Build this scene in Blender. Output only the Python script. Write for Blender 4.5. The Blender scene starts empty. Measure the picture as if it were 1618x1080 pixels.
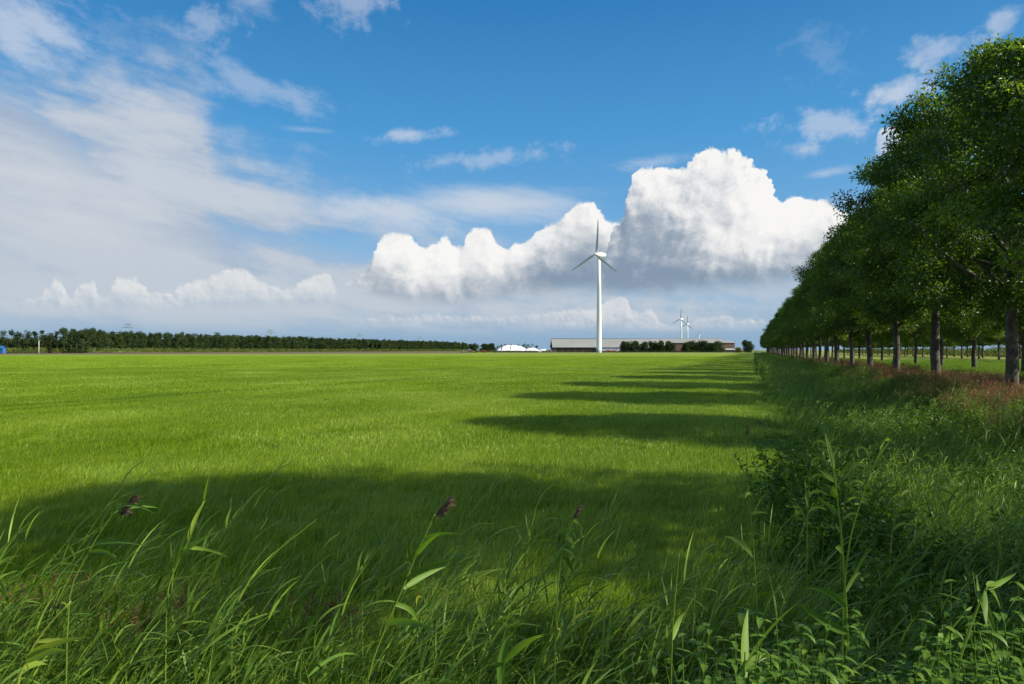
import bpy, math, random
import numpy as np
from mathutils import Vector, Matrix

R = math.radians
scene = bpy.context.scene
COL = scene.collection
rng = np.random.default_rng(7)
random.seed(7)

# ------------------------------------------------------------------ camera
CAM_H = 1.9
FPX = 24.0 / 36.0 * 1618.0          # focal length in photograph pixels
HOR = 553.0                         # the horizon's row in the photograph
cam_data = bpy.data.cameras.new("camera")
cam_data.sensor_width = 36.0
cam_data.lens = 24.0
cam_data.shift_y = (HOR - 540.0) / 1618.0
cam_data.clip_start = 0.05
cam_data.clip_end = 20000.0
cam = bpy.data.objects.new("camera", cam_data)
cam.location = (0.0, 0.0, CAM_H)
cam.rotation_euler = (R(90.0), 0.0, 0.0)
COL.objects.link(cam)
scene.camera = cam

# ------------------------------------------------------------------ sun, exposure
SUN_AZ, SUN_EL = 107.0, 36.5        # clockwise from the view direction (+Y), above the horizon
sun_dir = Vector((math.sin(R(SUN_AZ)) * math.cos(R(SUN_EL)),
                  math.cos(R(SUN_AZ)) * math.cos(R(SUN_EL)), math.sin(R(SUN_EL))))
sun_data = bpy.data.lights.new("sun", 'SUN')
sun_data.energy = 5.0
sun_data.angle = R(0.53)
sun_data.color = (1.0, 0.92, 0.78)
sun = bpy.data.objects.new("sun", sun_data)
sun.rotation_euler = sun_dir.to_track_quat('Z', 'Y').to_euler()
COL.objects.link(sun)

vs = scene.view_settings
vs.view_transform = 'Standard'
vs.look = 'None'
EXPOSURE = 0.72
vs.exposure = EXPOSURE
vs.gamma = 1.0
vs.use_curve_mapping = False
scene.cycles.use_denoising = True
scene.cycles.max_bounces = 6
scene.cycles.diffuse_bounces = 3
scene.cycles.glossy_bounces = 2
scene.cycles.transmission_bounces = 3
scene.cycles.transparent_max_bounces = 8
scene.cycles.sample_clamp_indirect = 6.0


# ------------------------------------------------------------------ node expressions
class X:
    """one float or vector socket of a node tree, with arithmetic"""
    def __init__(self, g, s):
        self.g, self.s = g, s

    def __add__(self, o): return self.g.m('ADD', self, o)
    def __radd__(self, o): return self.g.m('ADD', o, self)
    def __sub__(self, o): return self.g.m('SUBTRACT', self, o)
    def __rsub__(self, o): return self.g.m('SUBTRACT', o, self)
    def __mul__(self, o): return self.g.m('MULTIPLY', self, o)
    def __rmul__(self, o): return self.g.m('MULTIPLY', o, self)
    def __truediv__(self, o): return self.g.m('DIVIDE', self, o)


class G:
    def __init__(self, tree):
        self.t = tree
        self.n = tree.nodes
        self.l = tree.links

    def node(self, kind, **kw):
        n = self.n.new(kind)
        for k, v in kw.items():
            setattr(n, k, v)
        return n

    def put(self, sock, v):
        if isinstance(v, X):
            self.l.new(v.s, sock)
        elif v is not None:
            sock.default_value = v

    def m(self, op, a, b=None, c=None, clamp=False):
        n = self.node('ShaderNodeMath', operation=op, use_clamp=clamp)
        self.put(n.inputs[0], a)
        if b is not None: self.put(n.inputs[1], b)
        if c is not None: self.put(n.inputs[2], c)
        return X(self, n.outputs[0])

    def clamp(self, a): return self.m('ADD', a, 0.0, clamp=True)
    def max(self, a, b): return self.m('MAXIMUM', a, b)
    def min(self, a, b): return self.m('MINIMUM', a, b)

    def ss(self, v, a, b, lo=0.0, hi=1.0):
        n = self.node('ShaderNodeMapRange', interpolation_type='SMOOTHSTEP')
        self.put(n.inputs['Value'], v)
        n.inputs['From Min'].default_value, n.inputs['From Max'].default_value = a, b
        n.inputs['To Min'].default_value, n.inputs['To Max'].default_value = lo, hi
        return X(self, n.outputs['Result'])

    def vec(self, x=0.0, y=0.0, z=0.0):
        n = self.node('ShaderNodeCombineXYZ')
        for i, v in enumerate((x, y, z)): self.put(n.inputs[i], v)
        return X(self, n.outputs[0])

    def sep(self, v):
        n = self.node('ShaderNodeSeparateXYZ')
        self.put(n.inputs[0], v)
        return [X(self, o) for o in n.outputs]

    def noise(self, v, scale=1.0, detail=4.0, rough=0.5, lac=2.0, dist=0.0, out='Fac'):
        n = self.node('ShaderNodeTexNoise')
        n.noise_dimensions = '2D'
        self.put(n.inputs['Vector'], v)
        n.inputs['Scale'].default_value = scale
        n.inputs['Detail'].default_value = detail
        n.inputs['Roughness'].default_value = rough
        n.inputs['Lacunarity'].default_value = lac
        n.inputs['Distortion'].default_value = dist
        return X(self, n.outputs[out])

    def vor(self, v, scale=1.0, detail=0.0, rough=0.5, lac=2.0, smooth=0.35, out='Distance'):
        n = self.node('ShaderNodeTexVoronoi', feature='SMOOTH_F1')
        self.put(n.inputs['Vector'], v)
        n.normalize = True
        n.inputs['Scale'].default_value = scale
        n.inputs['Detail'].default_value = detail
        n.inputs['Roughness'].default_value = rough
        n.inputs['Lacunarity'].default_value = lac
        n.inputs['Smoothness'].default_value = smooth
        return X(self, n.outputs[out])

    def curve(self, v, pts, lo, hi, vlo, vhi):
        """value of a hand-set profile: pts are (x, value), x over lo..hi, value over vlo..vhi"""
        n = self.node('ShaderNodeFloatCurve')
        mp = n.mapping
        c = mp.curves[0]
        q = [((x - lo) / (hi - lo), (y - vlo) / (vhi - vlo)) for x, y in pts]
        c.points[0].location = q[0]
        c.points[1].location = q[-1]
        for p in q[1:-1]:
            c.points.new(*p)
        mp.extend = 'HORIZONTAL'
        mp.update()
        t = (v - lo) / (hi - lo)
        self.put(n.inputs['Value'], self.clamp(t))
        return X(self, n.outputs[0]) * (vhi - vlo) + vlo

    def mix(self, f, a, b, blend='MIX'):
        n = self.node('ShaderNodeMix', data_type='RGBA', blend_type=blend)
        self.put(n.inputs[0], f)
        for k, v in ((6, a), (7, b)):
            if isinstance(v, X): self.put(n.inputs[k], v)
            else: n.inputs[k].default_value = (*v, 1.0)
        return X(self, n.outputs[2])

    def ramp(self, f, stops, interp='LINEAR'):
        n = self.node('ShaderNodeValToRGB')
        cr = n.color_ramp
        cr.interpolation = interp
        while len(cr.elements) < len(stops): cr.elements.new(0.5)
        for e, (p, c) in zip(cr.elements, stops):
            e.position = p
            e.color = (*c, 1.0)
        self.put(n.inputs[0], f)
        return X(self, n.outputs[0])


def srgb(r, g, b):
    f = lambda c: c / 12.92 if c <= 0.04045 else ((c + 0.055) / 1.055) ** 2.4
    return (f(r / 255), f(g / 255), f(b / 255))


# ------------------------------------------------------------------ world: Nishita sky and clouds
SKY_STRENGTH = 0.1
world = bpy.data.worlds.new("World")
scene.world = world
world.use_nodes = True
world.cycles.sampling_method = 'MANUAL'
world.cycles.sample_map_resolution = 512


def ae(px, py):
    """azimuth and elevation (degrees) of the direction of a photograph pixel"""
    x, z = (px - 809.0) / FPX, (HOR - py) / FPX
    return math.degrees(math.atan(x)), math.degrees(math.atan2(z, math.hypot(x, 1.0)))


def build_world():
    t = world.node_tree
    t.nodes.clear()
    g = G(t)
    out = g.node('ShaderNodeOutputWorld')
    sky = g.node('ShaderNodeTexSky', sky_type='NISHITA')
    sky.sun_disc = False
    sky.sun_elevation = R(SUN_EL)
    sky.sun_rotation = R(SUN_AZ)
    sky.altitude = 0.0
    sky.air_density = 1.0
    sky.dust_density = 0.3
    sky.ozone_density = 2.0
    tc = g.node('ShaderNodeTexCoord')
    d = X(g, tc.outputs['Generated'])
    x, y, z = g.sep(d)
    DEG = 180.0 / math.pi
    az = g.m('ARCTAN2', x, y) * DEG
    el = g.m('ARCSINE', z) * DEG
    K = 2.0 ** -EXPOSURE / SKY_STRENGTH      # colours below are as exposed

    def c(r, gg, b): return tuple(K * q for q in srgb(r, gg, b))

    def background(colour):
        bg = g.node('ShaderNodeBackground')
        bg.inputs['Strength'].default_value = SKY_STRENGTH
        g.put(bg.inputs['Color'], colour)
        return bg.outputs[0]

    def either(f, s0, s1):
        n = g.node('ShaderNodeMixShader')
        g.put(n.inputs[0], f)
        t.links.new(s0, n.inputs[1])
        t.links.new(s1, n.inputs[2])
        return n.outputs[0]

    # -- clear sky: Nishita, deepened overhead as the air was that day
    hs = g.node('ShaderNodeHueSaturation')
    hs.inputs['Saturation'].default_value = 1.25
    hs.inputs['Value'].default_value = 0.75
    g.put(hs.inputs['Color'], X(g, sky.outputs[0]))
    clear = g.ramp(el / 45.0, [(0.0, c(132, 170, 206)), (0.16, c(122, 178, 224)), (0.38, c(76, 157, 216)), (0.62, c(42, 125, 190)), (1.0, c(24, 88, 150))])
    clear = g.mix(0.8, X(g, hs.outputs[0]), clear)
    low = g.ss(el, 0.0, 6.5, 1.0, 0.0)
    clear = g.mix(low * 0.8, clear, c(140, 172, 202))

    # -- one cheap sky for everything outside the part in front
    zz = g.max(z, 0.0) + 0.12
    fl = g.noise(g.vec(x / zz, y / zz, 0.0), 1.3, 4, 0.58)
    fill_cloud = tuple(1.45 * q for q in c(236, 236, 234))                        # unseen cloud behind the camera and overhead, brightness added to fill the shade
    back = g.mix(g.ss(fl, 0.45, 0.66) * g.ss(el, 0.0, 8.0) * 0.8, clear, fill_cloud)
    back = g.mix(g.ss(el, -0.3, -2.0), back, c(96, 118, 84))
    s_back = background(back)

    def stretch(sx, sy, rot=0.0, off=0.0, v=None):
        ca, sa = math.cos(R(rot)), math.sin(R(rot))
        return g.vec((az * ca + el * sa) * sx + off, (el * ca - az * sa) * sy + off * 0.37, 0.0)

    def blob(px, py, rx, ry, rot=0.0, nse=None, amt=0.5, soft=0.7):
        a0, e0 = ae(px, py)
        a1, _ = ae(px + rx, py)
        _, e1 = ae(px, py - ry)
        ra, re = a1 - a0, e1 - e0
        ca, sa = math.cos(R(rot)), math.sin(R(rot))
        da, de = az - a0, el - e0
        p = (da * ca + de * sa) / ra
        q = (de * ca - da * sa) / re
        r = g.m('SQRT', p * p + q * q)
        if nse is not None: r = r + (nse - 0.5) * (2.0 * amt)
        return g.ss(r, 1.0, 1.0 - soft, 0.0, 1.0)

    def layer(col, mask, colour): return g.mix(g.clamp(mask), col, colour)

    streak = g.noise(stretch(0.055, 0.26, -8, 27.0), 1.0, 6, 0.58)          # long level streaks
    wisp = g.noise(stretch(0.16, 0.36, -12, 63.0), 1.0, 6, 0.64)            # torn wisps
    fleck = g.noise(stretch(0.42, 0.55, 12, 83.0), 1.0, 5, 0.62)            # smaller tufts

    # -- broad veil of stratus on the left
    edge = g.curve(az, [(-60, 27), ] + [ae(px, py) for px, py in
                   ((0, 80), (120, 92), (300, 112), (352, 215), (450, 262), (530, 305), (610, 345), (700, 380), (860, 420), (1000, 470))] + [(20, 0)],
                   -60, 20, -10, 40)
    depth = edge - el + (streak - 0.5) * 9.0 + (fleck - 0.5) * 4.5
    m = g.ss(depth, -2.0, 5.0)
    holes = g.ss(streak + (wisp - 0.5) * 0.35, 0.24, 0.52)
    body = g.ss(edge - el, 2.0, 10.0)
    m = m * g.max(holes * 0.9, body * 0.93)
    m = m * g.ss(el, 0.8, 4.0)
    tone = g.ss(streak * 0.7 + wisp * 0.3, 0.36, 0.60)
    scol = g.mix(tone, c(160, 178, 202), c(203, 209, 217))
    scol = g.mix(blob(90, 330, 330, 150, -14, wisp, 0.4, 1.0) * 0.6, scol, c(214, 216, 219))
    m = g.max(m, blob(-60, 260, 480, 185, -16, streak, 0.5, 0.6) * 0.92)
    col = layer(clear, m, scol)

    # -- thin stratus band, wisps
    band = g.max(blob(770, 318, 200, 56, -2, streak, 0.9, 0.9), blob(620, 335, 170, 36, -6, wisp, 0.7, 0.9))
    col = layer(col, band * 0.85, c(205, 214, 226))
    for px, py, rx, ry, rot, nz, amt, al in (
            (645, 212, 70, 15, 6, fleck, 0.9, 0.6), (415, 135, 140, 40, -14, wisp, 1.5, 0.36),
            (20, 30, 190, 90, -10, wisp, 1.3, 0.62), (400, 0, 70, 40, 20, wisp, 1.3, 0.36),
            (565, 0, 70, 60, 12, fleck, 1.2, 0.4), (770, 250, 150, 22, 8, fleck, 1.3, 0.36),
            (480, 204, 60, 8, 0, wisp, 0.6, 0.25), (1305, 194, 115, 36, -2, fleck, 1.3, 0.5),
            (1415, 152, 70, 46, 8, fleck, 1.1, 0.7), (1490, 82, 90, 40, 12, fleck, 1.3, 0.45),
            (1580, 36, 40, 28, 10, fleck, 1.1, 0.45), (1265, 235, 46, 20, 0, fleck, 0.9, 0.55),
            (1310, 272, 60, 12, 2, wisp, 0.8, 0.5), (1300, 85, 60, 50, 25, fleck, 1.7, 0.12),
            (1040, 255, 85, 16, 4, wisp, 1.0, 0.45), (330, 40, 60, 36, 15, fleck, 1.4, 0.35)):
        col = layer(col, blob(px, py, rx, ry, rot, nz, amt, 1.0) * al, c(212, 219, 231))

    # -- grey-white cloud low over the horizon, left and centre
    lm = g.ss(el, 0.7, 3.2) * g.ss(el, 11.0, 5.0) * (0.35 + 0.65 * g.ss(streak + (fleck - 0.5) * 0.3, 0.36, 0.60)) * g.ss(az, 36.0, 14.0)
    col = layer(col, lm * 0.9, c(192, 202, 213))
    col = layer(col, blob(1330, 400, 200, 95, -8, streak, 0.5, 0.9) * 0.75, c(196, 206, 218))
    s_high = background(col)

    # -- cumulus: outlines over azimuth, roughened by billows, shaded by their own relief
    def billow(a, e, f, off):
        wn = g.node('ShaderNodeTexNoise', noise_dimensions='2D')
        g.put(wn.inputs['Vector'], g.vec(a + off, e, 0.0))
        wn.inputs['Scale'].default_value = 0.9 * f
        wn.inputs['Detail'].default_value = 4
        wn.inputs['Roughness'].default_value = 0.55
        wx, wy, _ = g.sep(X(g, wn.outputs['Color']))
        dx, dy = (wx - 0.5) * (1.4 / f), (wy - 0.5) * (1.4 / f)
        n = g.node('ShaderNodeTexVoronoi', feature='SMOOTH_F1', voronoi_dimensions='2D', normalize=True)
        g.put(n.inputs['Vector'], g.vec(a + dx + off, (e + dy) * 1.05, 0.0))
        n.inputs['Scale'].default_value = 0.30 * f
        n.inputs['Detail'].default_value = 4.0
        n.inputs['Roughness'].default_value = 0.47
        n.inputs['Lacunarity'].default_value = 2.2
        n.inputs['Smoothness'].default_value = 0.45
        return dx, dy, 1.0 - X(g, n.outputs['Distance']) * 1.55

    soft = g.noise(stretch(0.35, 0.7, 0, 5.0), 1.0, 4, 0.6)
    BIG = (billow(az, el, 1.0, 21.0), billow(az + 0.5, el + 0.42, 1.0, 21.0), (0.5, 0.42))
    FAR = (billow(az, el, 2.0, 9.0), billow(az + 0.2, el + 0.14, 2.0, 9.0), (0.2, 0.14))

    def cumulus(col, pts, base, kind, rough, lit, dark, soft_base=1.2, alpha=1.0, deep=5.0, gain=1.0, patch=(), light=0.0):
        P = [ae(*p) for p in pts]
        B = [ae(*p) for p in base]
        lo, hi = P[0][0], P[-1][0]
        vlo = min(min(p[1] for p in P), min(p[1] for p in B)) - 1.0
        vhi = max(p[1] for p in P) + 1.0

        def F_(b, oa, oe):
            top = g.curve(az + oa + b[0] * rough, P, lo, hi, vlo, vhi)
            return top - (el + oe + b[1] * rough) + (b[2] - 0.42) * (1.35 * rough)

        b1, b2, (oa, oe) = kind
        F, F2 = F_(b1, 0.0, 0.0), F_(b2, oa, oe)
        H = lambda F, b: g.m('SQRT', g.max(F, 0.0) + 0.02) * 0.55 + b[2] * 0.95
        inside = g.ss(F, -0.06, 0.30)
        bot = g.curve(az, B, lo, hi, vlo, vhi)
        above = g.ss(el - bot + (soft - 0.5) * 0.8 * soft_base, -0.9 * soft_base, 0.9 * soft_base)
        sides = g.ss(az, lo, lo + 1.2) * g.ss(az, hi, hi - 1.2)
        L = 0.745 + light + (H(F, b1) - H(F2, b2)) * 1.05 * gain
        L = L - g.ss(F, 0.3, deep, 0.0, 0.30) - g.ss(el - bot + (soft - 0.5) * 1.0, 3.6 * soft_base, 0.0, 0.0, 0.52)
        for px, py, rx, ry, rot, amt in patch:
            L = L + blob(px, py, rx, ry, rot, soft, 0.2, 1.0) * amt
        L = L + (soft - 0.5) * 0.5
        mixd = lambda k: tuple((1 - k) * a + k * b for a, b in zip(dark, lit))
        colr = g.ramp(L * 0.72 + 0.28, [(0.0, dark), (0.28, mixd(0.14)), (0.52, mixd(0.42)), (0.78, mixd(0.80)), (1.0, lit)])
        return layer(col, inside * above * sides * alpha, colr)

    white, grey = c(248, 247, 245), c(134, 153, 174)
    far_top = ((-40, 480), (30, 478), (62, 470), (75, 452), (95, 446), (108, 470), (122, 452), (145, 446), (160, 470),
               (180, 448), (200, 438), (222, 448), (240, 462), (262, 460), (290, 448), (320, 440), (352, 430), (375, 424),
               (410, 440), (450, 458), (490, 436), (512, 430), (528, 450), (540, 470))
    colL = cumulus(col, far_top, ((-40, 486), (200, 488), (400, 482), (540, 478)), FAR, 0.55, c(236, 236, 234), c(168, 186, 204),
                   0.5, 0.68, 3.5, 0.9)
    far_mid = ((560, 500), (640, 500), (690, 494), (740, 500), (800, 498), (880, 494), (900, 486), (925, 490), (945, 484), (962, 472),
               (982, 470), (996, 486), (1010, 495), (1030, 492), (1045, 508), (1080, 512), (1130, 500), (1170, 505), (1220, 510))
    colR = cumulus(col, far_mid, ((560, 512), (800, 512), (980, 520), (1220, 515)), FAR, 0.55, c(232, 231, 230), c(160, 180, 202),
                   0.5, 0.72, 3.5, 0.9)
    chain = ((540, 450), (560, 440), (578, 428), (592, 398), (606, 374), (626, 366), (645, 368), (656, 384), (668, 392), (688, 386),
             (705, 377), (720, 389), (730, 391), (738, 374), (752, 361), (770, 362), (782, 380), (800, 394), (812, 386),
             (832, 380), (848, 370), (866, 354), (886, 349), (900, 334), (916, 321), (936, 321), (950, 336), (975, 352),
             (1010, 350), (1040, 350), (1080, 350))
    colR = cumulus(colR, chain, ((540, 452), (600, 462), (660, 474), (760, 472), (820, 462), (1080, 458)), BIG, 0.62, white, grey,
                   1.0, 1.0, 4.5, 0.8,
                   patch=((925, 425, 130, 75, 0, -0.55), (680, 430, 170, 70, 0, 0.38)))
    big = ((935, 420), (955, 400), (968, 372), (982, 345), (990, 318), (994, 284), (1003, 270), (1030, 264), (1058, 268), (1085, 261),
           (1108, 246), (1134, 234), (1160, 240), (1180, 256), (1196, 270), (1214, 276), (1222, 300), (1242, 314),
           (1262, 308), (1292, 312), (1312, 318), (1335, 345), (1370, 385), (1410, 420), (1450, 440))
    colR = cumulus(colR, big, ((935, 455), (1050, 456), (1200, 448), (1300, 434), (1400, 434), (1450, 434)), BIG, 0.95, white, grey,
                   1.15, 1.0, 6.0, 1.0,
                   patch=((1010, 390, 130, 120, 0, -0.6), (1195, 360, 140, 95, 0, 0.34), (1090, 445, 280, 36, 0, -0.3)))
    puff = ((1368, 252), (1378, 250), (1388, 212), (1402, 200), (1420, 204), (1436, 222), (1446, 250), (1456, 252))
    colR = cumulus(colR, puff, ((1368, 252), (1410, 250), (1456, 254)), FAR, 0.6, c(238, 240, 244), c(165, 190, 215),
                   0.8, 0.85, 3.0, 0.9)
    # hard-edged choices of which part of the sky has to be worked out; each is past its clouds' own fade
    cut = ae(540, 450)[0]
    s_low = either(g.m('GREATER_THAN', az, cut), background(colL), background(colR))
    s_front = either(g.m('LESS_THAN', el, 19.5), s_high, s_low)
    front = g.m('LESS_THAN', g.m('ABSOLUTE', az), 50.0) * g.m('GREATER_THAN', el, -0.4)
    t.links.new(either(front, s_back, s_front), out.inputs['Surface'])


build_world()


# ------------------------------------------------------------------ the lie of the land
# u runs along the avenue, n points to its right; a point of the land is (a, d) along them
ROW_AZ = math.atan((1190.0 - 809.0) / FPX)
U = np.array((math.sin(ROW_AZ), math.cos(ROW_AZ)))
N = np.array((math.cos(ROW_AZ), -math.sin(ROW_AZ)))
D1, D2, D3, D4, SP = 8.25, 16.4, 42.0, 50.0, 10.1      # distances of the tree rows, spacing of their trees


def world_xy(a, d): return np.asarray(a)[..., None] * U + np.asarray(d)[..., None] * N
def row_ad(x, y): return x * U[0] + y * U[1], x * N[0] + y * N[1]
def at(px, py, Y): return ((px - 809.0) / FPX * Y, Y, CAM_H + (HOR - py) / FPX * Y)
def sstep(v, a, b):
    t = np.clip((v - a) / (b - a), 0.0, 1.0)
    return t * t * (3 - 2 * t)


def wob(x, y, f, s):
    return (np.sin(x * f + s) * np.cos(y * f * 0.83 - s * 1.7) + 0.6 * np.sin(x * f * 2.3 - y * f * 1.9 + s * 3.1)) / 1.6


def height(x, y):
    x, y = np.asarray(x, float), np.asarray(y, float)
    a, d = row_ad(x, y)
    z = 0.15 * sstep(d, 5.0, 7.0) * sstep(d, 400.0, 60.0)
    ditch = sstep(d, 0.35, 1.7) * sstep(d, 6.2, 4.2) * sstep(a, 2.0, 4.5) * sstep(a, 520.0, 480.0)
    z = z - 0.85 * ditch
    front = sstep(y, 1.9, 2.9) * sstep(y, 4.75, 3.7) * sstep(np.abs(x), 60, 40)
    z = z - 0.48 * front * (1.0 - ditch)
    z = z + 0.33 * sstep(y, 2.7, 1.9) * (1.0 - 0.6 * ditch) * sstep(y, -40.0, -10.0)
    near = sstep(np.hypot(x, y), 90.0, 20.0)
    return z + near * (0.025 * wob(x, y, 0.8, 1.0) + 0.018 * wob(x, y, 2.3, 4.0)) + 0.05 * sstep(d, 5, 7) * near * wob(x, y, 1.1, 8.0)


# ------------------------------------------------------------------ objects
def tag(o, label=None, cat=None, group=None, kind=None):
    for k, v in (("label", label), ("category", cat), ("group", group), ("kind", kind)):
        if v: o[k] = v
    return o


def empty(name, loc=(0, 0, 0), rz=0.0):
    o = bpy.data.objects.new(name, None)
    o.empty_display_size = 0.2
    o.location = loc
    o.rotation_euler = (0, 0, rz)
    COL.objects.link(o)
    return o


def copy_tree(o, parent=None):
    c = o.copy()
    COL.objects.link(c)
    if parent: c.parent = parent
    for ch in list(o.children): copy_tree(ch, c)
    return c


class MB:
    """gathers vertices and faces; build() links them as one mesh object"""
    def __init__(self):
        self.v, self.f, self.t, self.k, self.mi = [], [], [], 0, []

    def add(self, V, F, tint=None, mi=0):
        V = np.asarray(V, float).reshape(-1, 3)
        F = np.asarray(F, int)
        self.v.append(V)
        self.f.append(F + self.k)
        self.mi.append(np.full(len(F), mi))
        self.t.append(np.full(len(V), 0.5) if tint is None else np.broadcast_to(np.asarray(tint, float), (len(V),)))
        self.k += len(V)
        return self

    def box(self, lo, hi, M=None, tint=None, mi=0):
        x0, y0, z0 = lo
        x1, y1, z1 = hi
        V = np.array([(x0, y0, z0), (x1, y0, z0), (x1, y1, z0), (x0, y1, z0), (x0, y0, z1), (x1, y0, z1), (x1, y1, z1), (x0, y1, z1)], float)
        if M is not None: V = V @ np.array(M.to_3x3()).T + np.array(M.to_translation())
        return self.add(V, [(0, 3, 2, 1), (4, 5, 6, 7), (0, 1, 5, 4), (1, 2, 6, 5), (2, 3, 7, 6), (3, 0, 4, 7)], tint, mi)

    def tube(self, pts, rad, n=8, tint=None, cap=True, mi=0, lump=0.0):
        P = np.asarray(pts, float)
        rad = np.broadcast_to(np.asarray(rad, float), (len(P),))
        T = np.gradient(P, axis=0)
        T /= np.linalg.norm(T, axis=1)[:, None] + 1e-9
        ref = np.array((0.0, 1.0, 0.0)) if abs(T[0][1]) < 0.9 else np.array((1.0, 0.0, 0.0))
        A = np.cross(T, ref)
        A /= np.linalg.norm(A, axis=1)[:, None] + 1e-9
        B = np.cross(T, A)
        th = np.arange(n) / n * 2 * math.pi
        rr = rad[:, None] * (1 + lump * rng.standard_normal((len(P), n)))
        V = P[:, None, :] + rr[..., None] * (np.cos(th)[None, :, None] * A[:, None, :] + np.sin(th)[None, :, None] * B[:, None, :])
        m = len(P)
        i, j = np.meshgrid(np.arange(m - 1), np.arange(n), indexing='ij')
        F = np.stack((i * n + j, i * n + (j + 1) % n, (i + 1) * n + (j + 1) % n, (i + 1) * n + j), -1).reshape(-1, 4)
        V = V.reshape(-1, 3)
        if cap:
            V = np.concatenate((V, P[:1], P[-1:]))
            c0, c1 = m * n, m * n + 1
            j = np.arange(0, n, 2)
            F = np.concatenate((F, np.stack((np.full(len(j), c0), (j + 2) % n, (j + 1) % n, j), -1),
                                np.stack((np.full(len(j), c1), (m - 1) * n + j, (m - 1) * n + (j + 1) % n, (m - 1) * n + (j + 2) % n), -1)))
        return self.add(V, F, None if tint is None else tint, mi)

    def mesh(self, name, mats, smooth=True):
        V, F = np.concatenate(self.v), np.concatenate(self.f)
        me = bpy.data.meshes.new(name)
        me.vertices.add(len(V))
        me.vertices.foreach_set('co', V.astype(np.float32).ravel())
        me.loops.add(F.size)
        me.loops.foreach_set('vertex_index', F.astype(np.int32).ravel())
        me.polygons.add(len(F))
        me.polygons.foreach_set('loop_start', np.arange(0, F.size, 4, dtype=np.int32))
        me.polygons.foreach_set('material_index', np.concatenate(self.mi).astype(np.int32))
        me.polygons.foreach_set('use_smooth', np.full(len(F), smooth))
        at_ = me.attributes.new('tint', 'FLOAT', 'POINT')
        at_.data.foreach_set('value', np.concatenate(self.t).astype(np.float32))
        me.update(calc_edges=True)
        me.validate()
        for m in (mats if isinstance(mats, (list, tuple)) else [mats]): me.materials.append(m)
        return me

    def build(self, name, mats, parent=None, loc=None, smooth=True, link=True):
        o = bpy.data.objects.new(name, self.mesh(name, mats, smooth))
        if link: COL.objects.link(o)
        if parent is not None: o.parent = parent
        if loc is not None: o.location = loc
        return o


def blades(mb, base, azim, length, width, lean, bend, seg=3, tint=None, prof='grass', roll=0.35, mi=0):
    """ribbons rising from base, leaning lean (rad from upright) and bending over by bend towards azim"""
    base = np.asarray(base, float)
    n = len(base)
    B = lambda q: np.broadcast_to(np.asarray(q, float), (n,))
    azim, length, width, lean, bend = map(B, (azim, length, width, lean, bend))
    h = np.stack((np.cos(azim), np.sin(azim), np.zeros(n)), -1)
    side = np.stack((-np.sin(azim), np.cos(azim), np.zeros(n)), -1)
    rl = rng.normal(0, roll, n)
    p = base.copy()
    rows = []
    for k in range(seg + 1):
        s = k / seg
        th = lean + bend * s
        t = h * np.sin(th)[:, None] + np.array((0, 0, 1.0)) * np.cos(th)[:, None]
        nrm = h * np.cos(th)[:, None] - np.array((0, 0, 1.0)) * np.sin(th)[:, None]
        w = (1 - s ** 1.6) if prof == 'grass' else (min(1.0, 0.35 + s * 3.2) * (1 - s ** 2.2))
        sd = side * np.cos(rl)[:, None] + nrm * np.sin(rl)[:, None]
        off = sd * (width * max(w, 0.03) * 0.5)[:, None]
        rows.append(np.stack((p - off, p + off), 1))
        p = p + t * (length / seg)[:, None]
    V = np.stack(rows, 1)                                  # n, seg+1, 2, 3
    o = (np.arange(n) * (seg + 1) * 2)[:, None]
    k = np.arange(seg)[None, :] * 2
    F = np.stack((o + k, o + k + 1, o + k + 3, o + k + 2), -1).reshape(-1, 4)
    tt = None if tint is None else np.repeat(B(tint), (seg + 1) * 2)
    mb.add(V.reshape(-1, 3), F, tt, mi)
    return p                                              # the tips


def leaves(mb, base, dirn, length, width, tint=None, fold=0.25, mi=0, up=None):
    """diamond leaves, folded along the midrib"""
    base, dirn = np.asarray(base, float), np.asarray(dirn, float)
    n = len(base)
    L = np.broadcast_to(np.asarray(length, float), (n,))[:, None]
    W = np.broadcast_to(np.asarray(width, float), (n,))[:, None]
    dirn = dirn / (np.linalg.norm(dirn, axis=1)[:, None] + 1e-9)
    r = rng.normal(0, 1, (n, 3)) if up is None else np.asarray(up) + rng.normal(0, 0.35, (n, 3))
    s = np.cross(dirn, r)
    s /= np.linalg.norm(s, axis=1)[:, None] + 1e-9
    q = np.cross(s, dirn)
    V = np.stack((base, base + dirn * L * 0.45 + s * W * 0.5 + q * W * fold, base + dirn * L, base + dirn * L * 0.45 - s * W * 0.5 + q * W * fold), 1)
    F = np.arange(n * 4).reshape(n, 4)
    mb.add(V.reshape(-1, 3), F, None if tint is None else np.repeat(np.broadcast_to(tint, (n,)), 4), mi)


def unit(n):
    v = rng.normal(0, 1, (n, 3))
    return v / np.linalg.norm(v, axis=1)[:, None]


# ------------------------------------------------------------------ materials
def mat_new(name):
    m = bpy.data.materials.new(name)
    m.use_nodes = True
    t = m.node_tree
    t.nodes.clear()
    g = G(t)
    out = g.node('ShaderNodeOutputMaterial')
    return m, g, out


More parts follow.
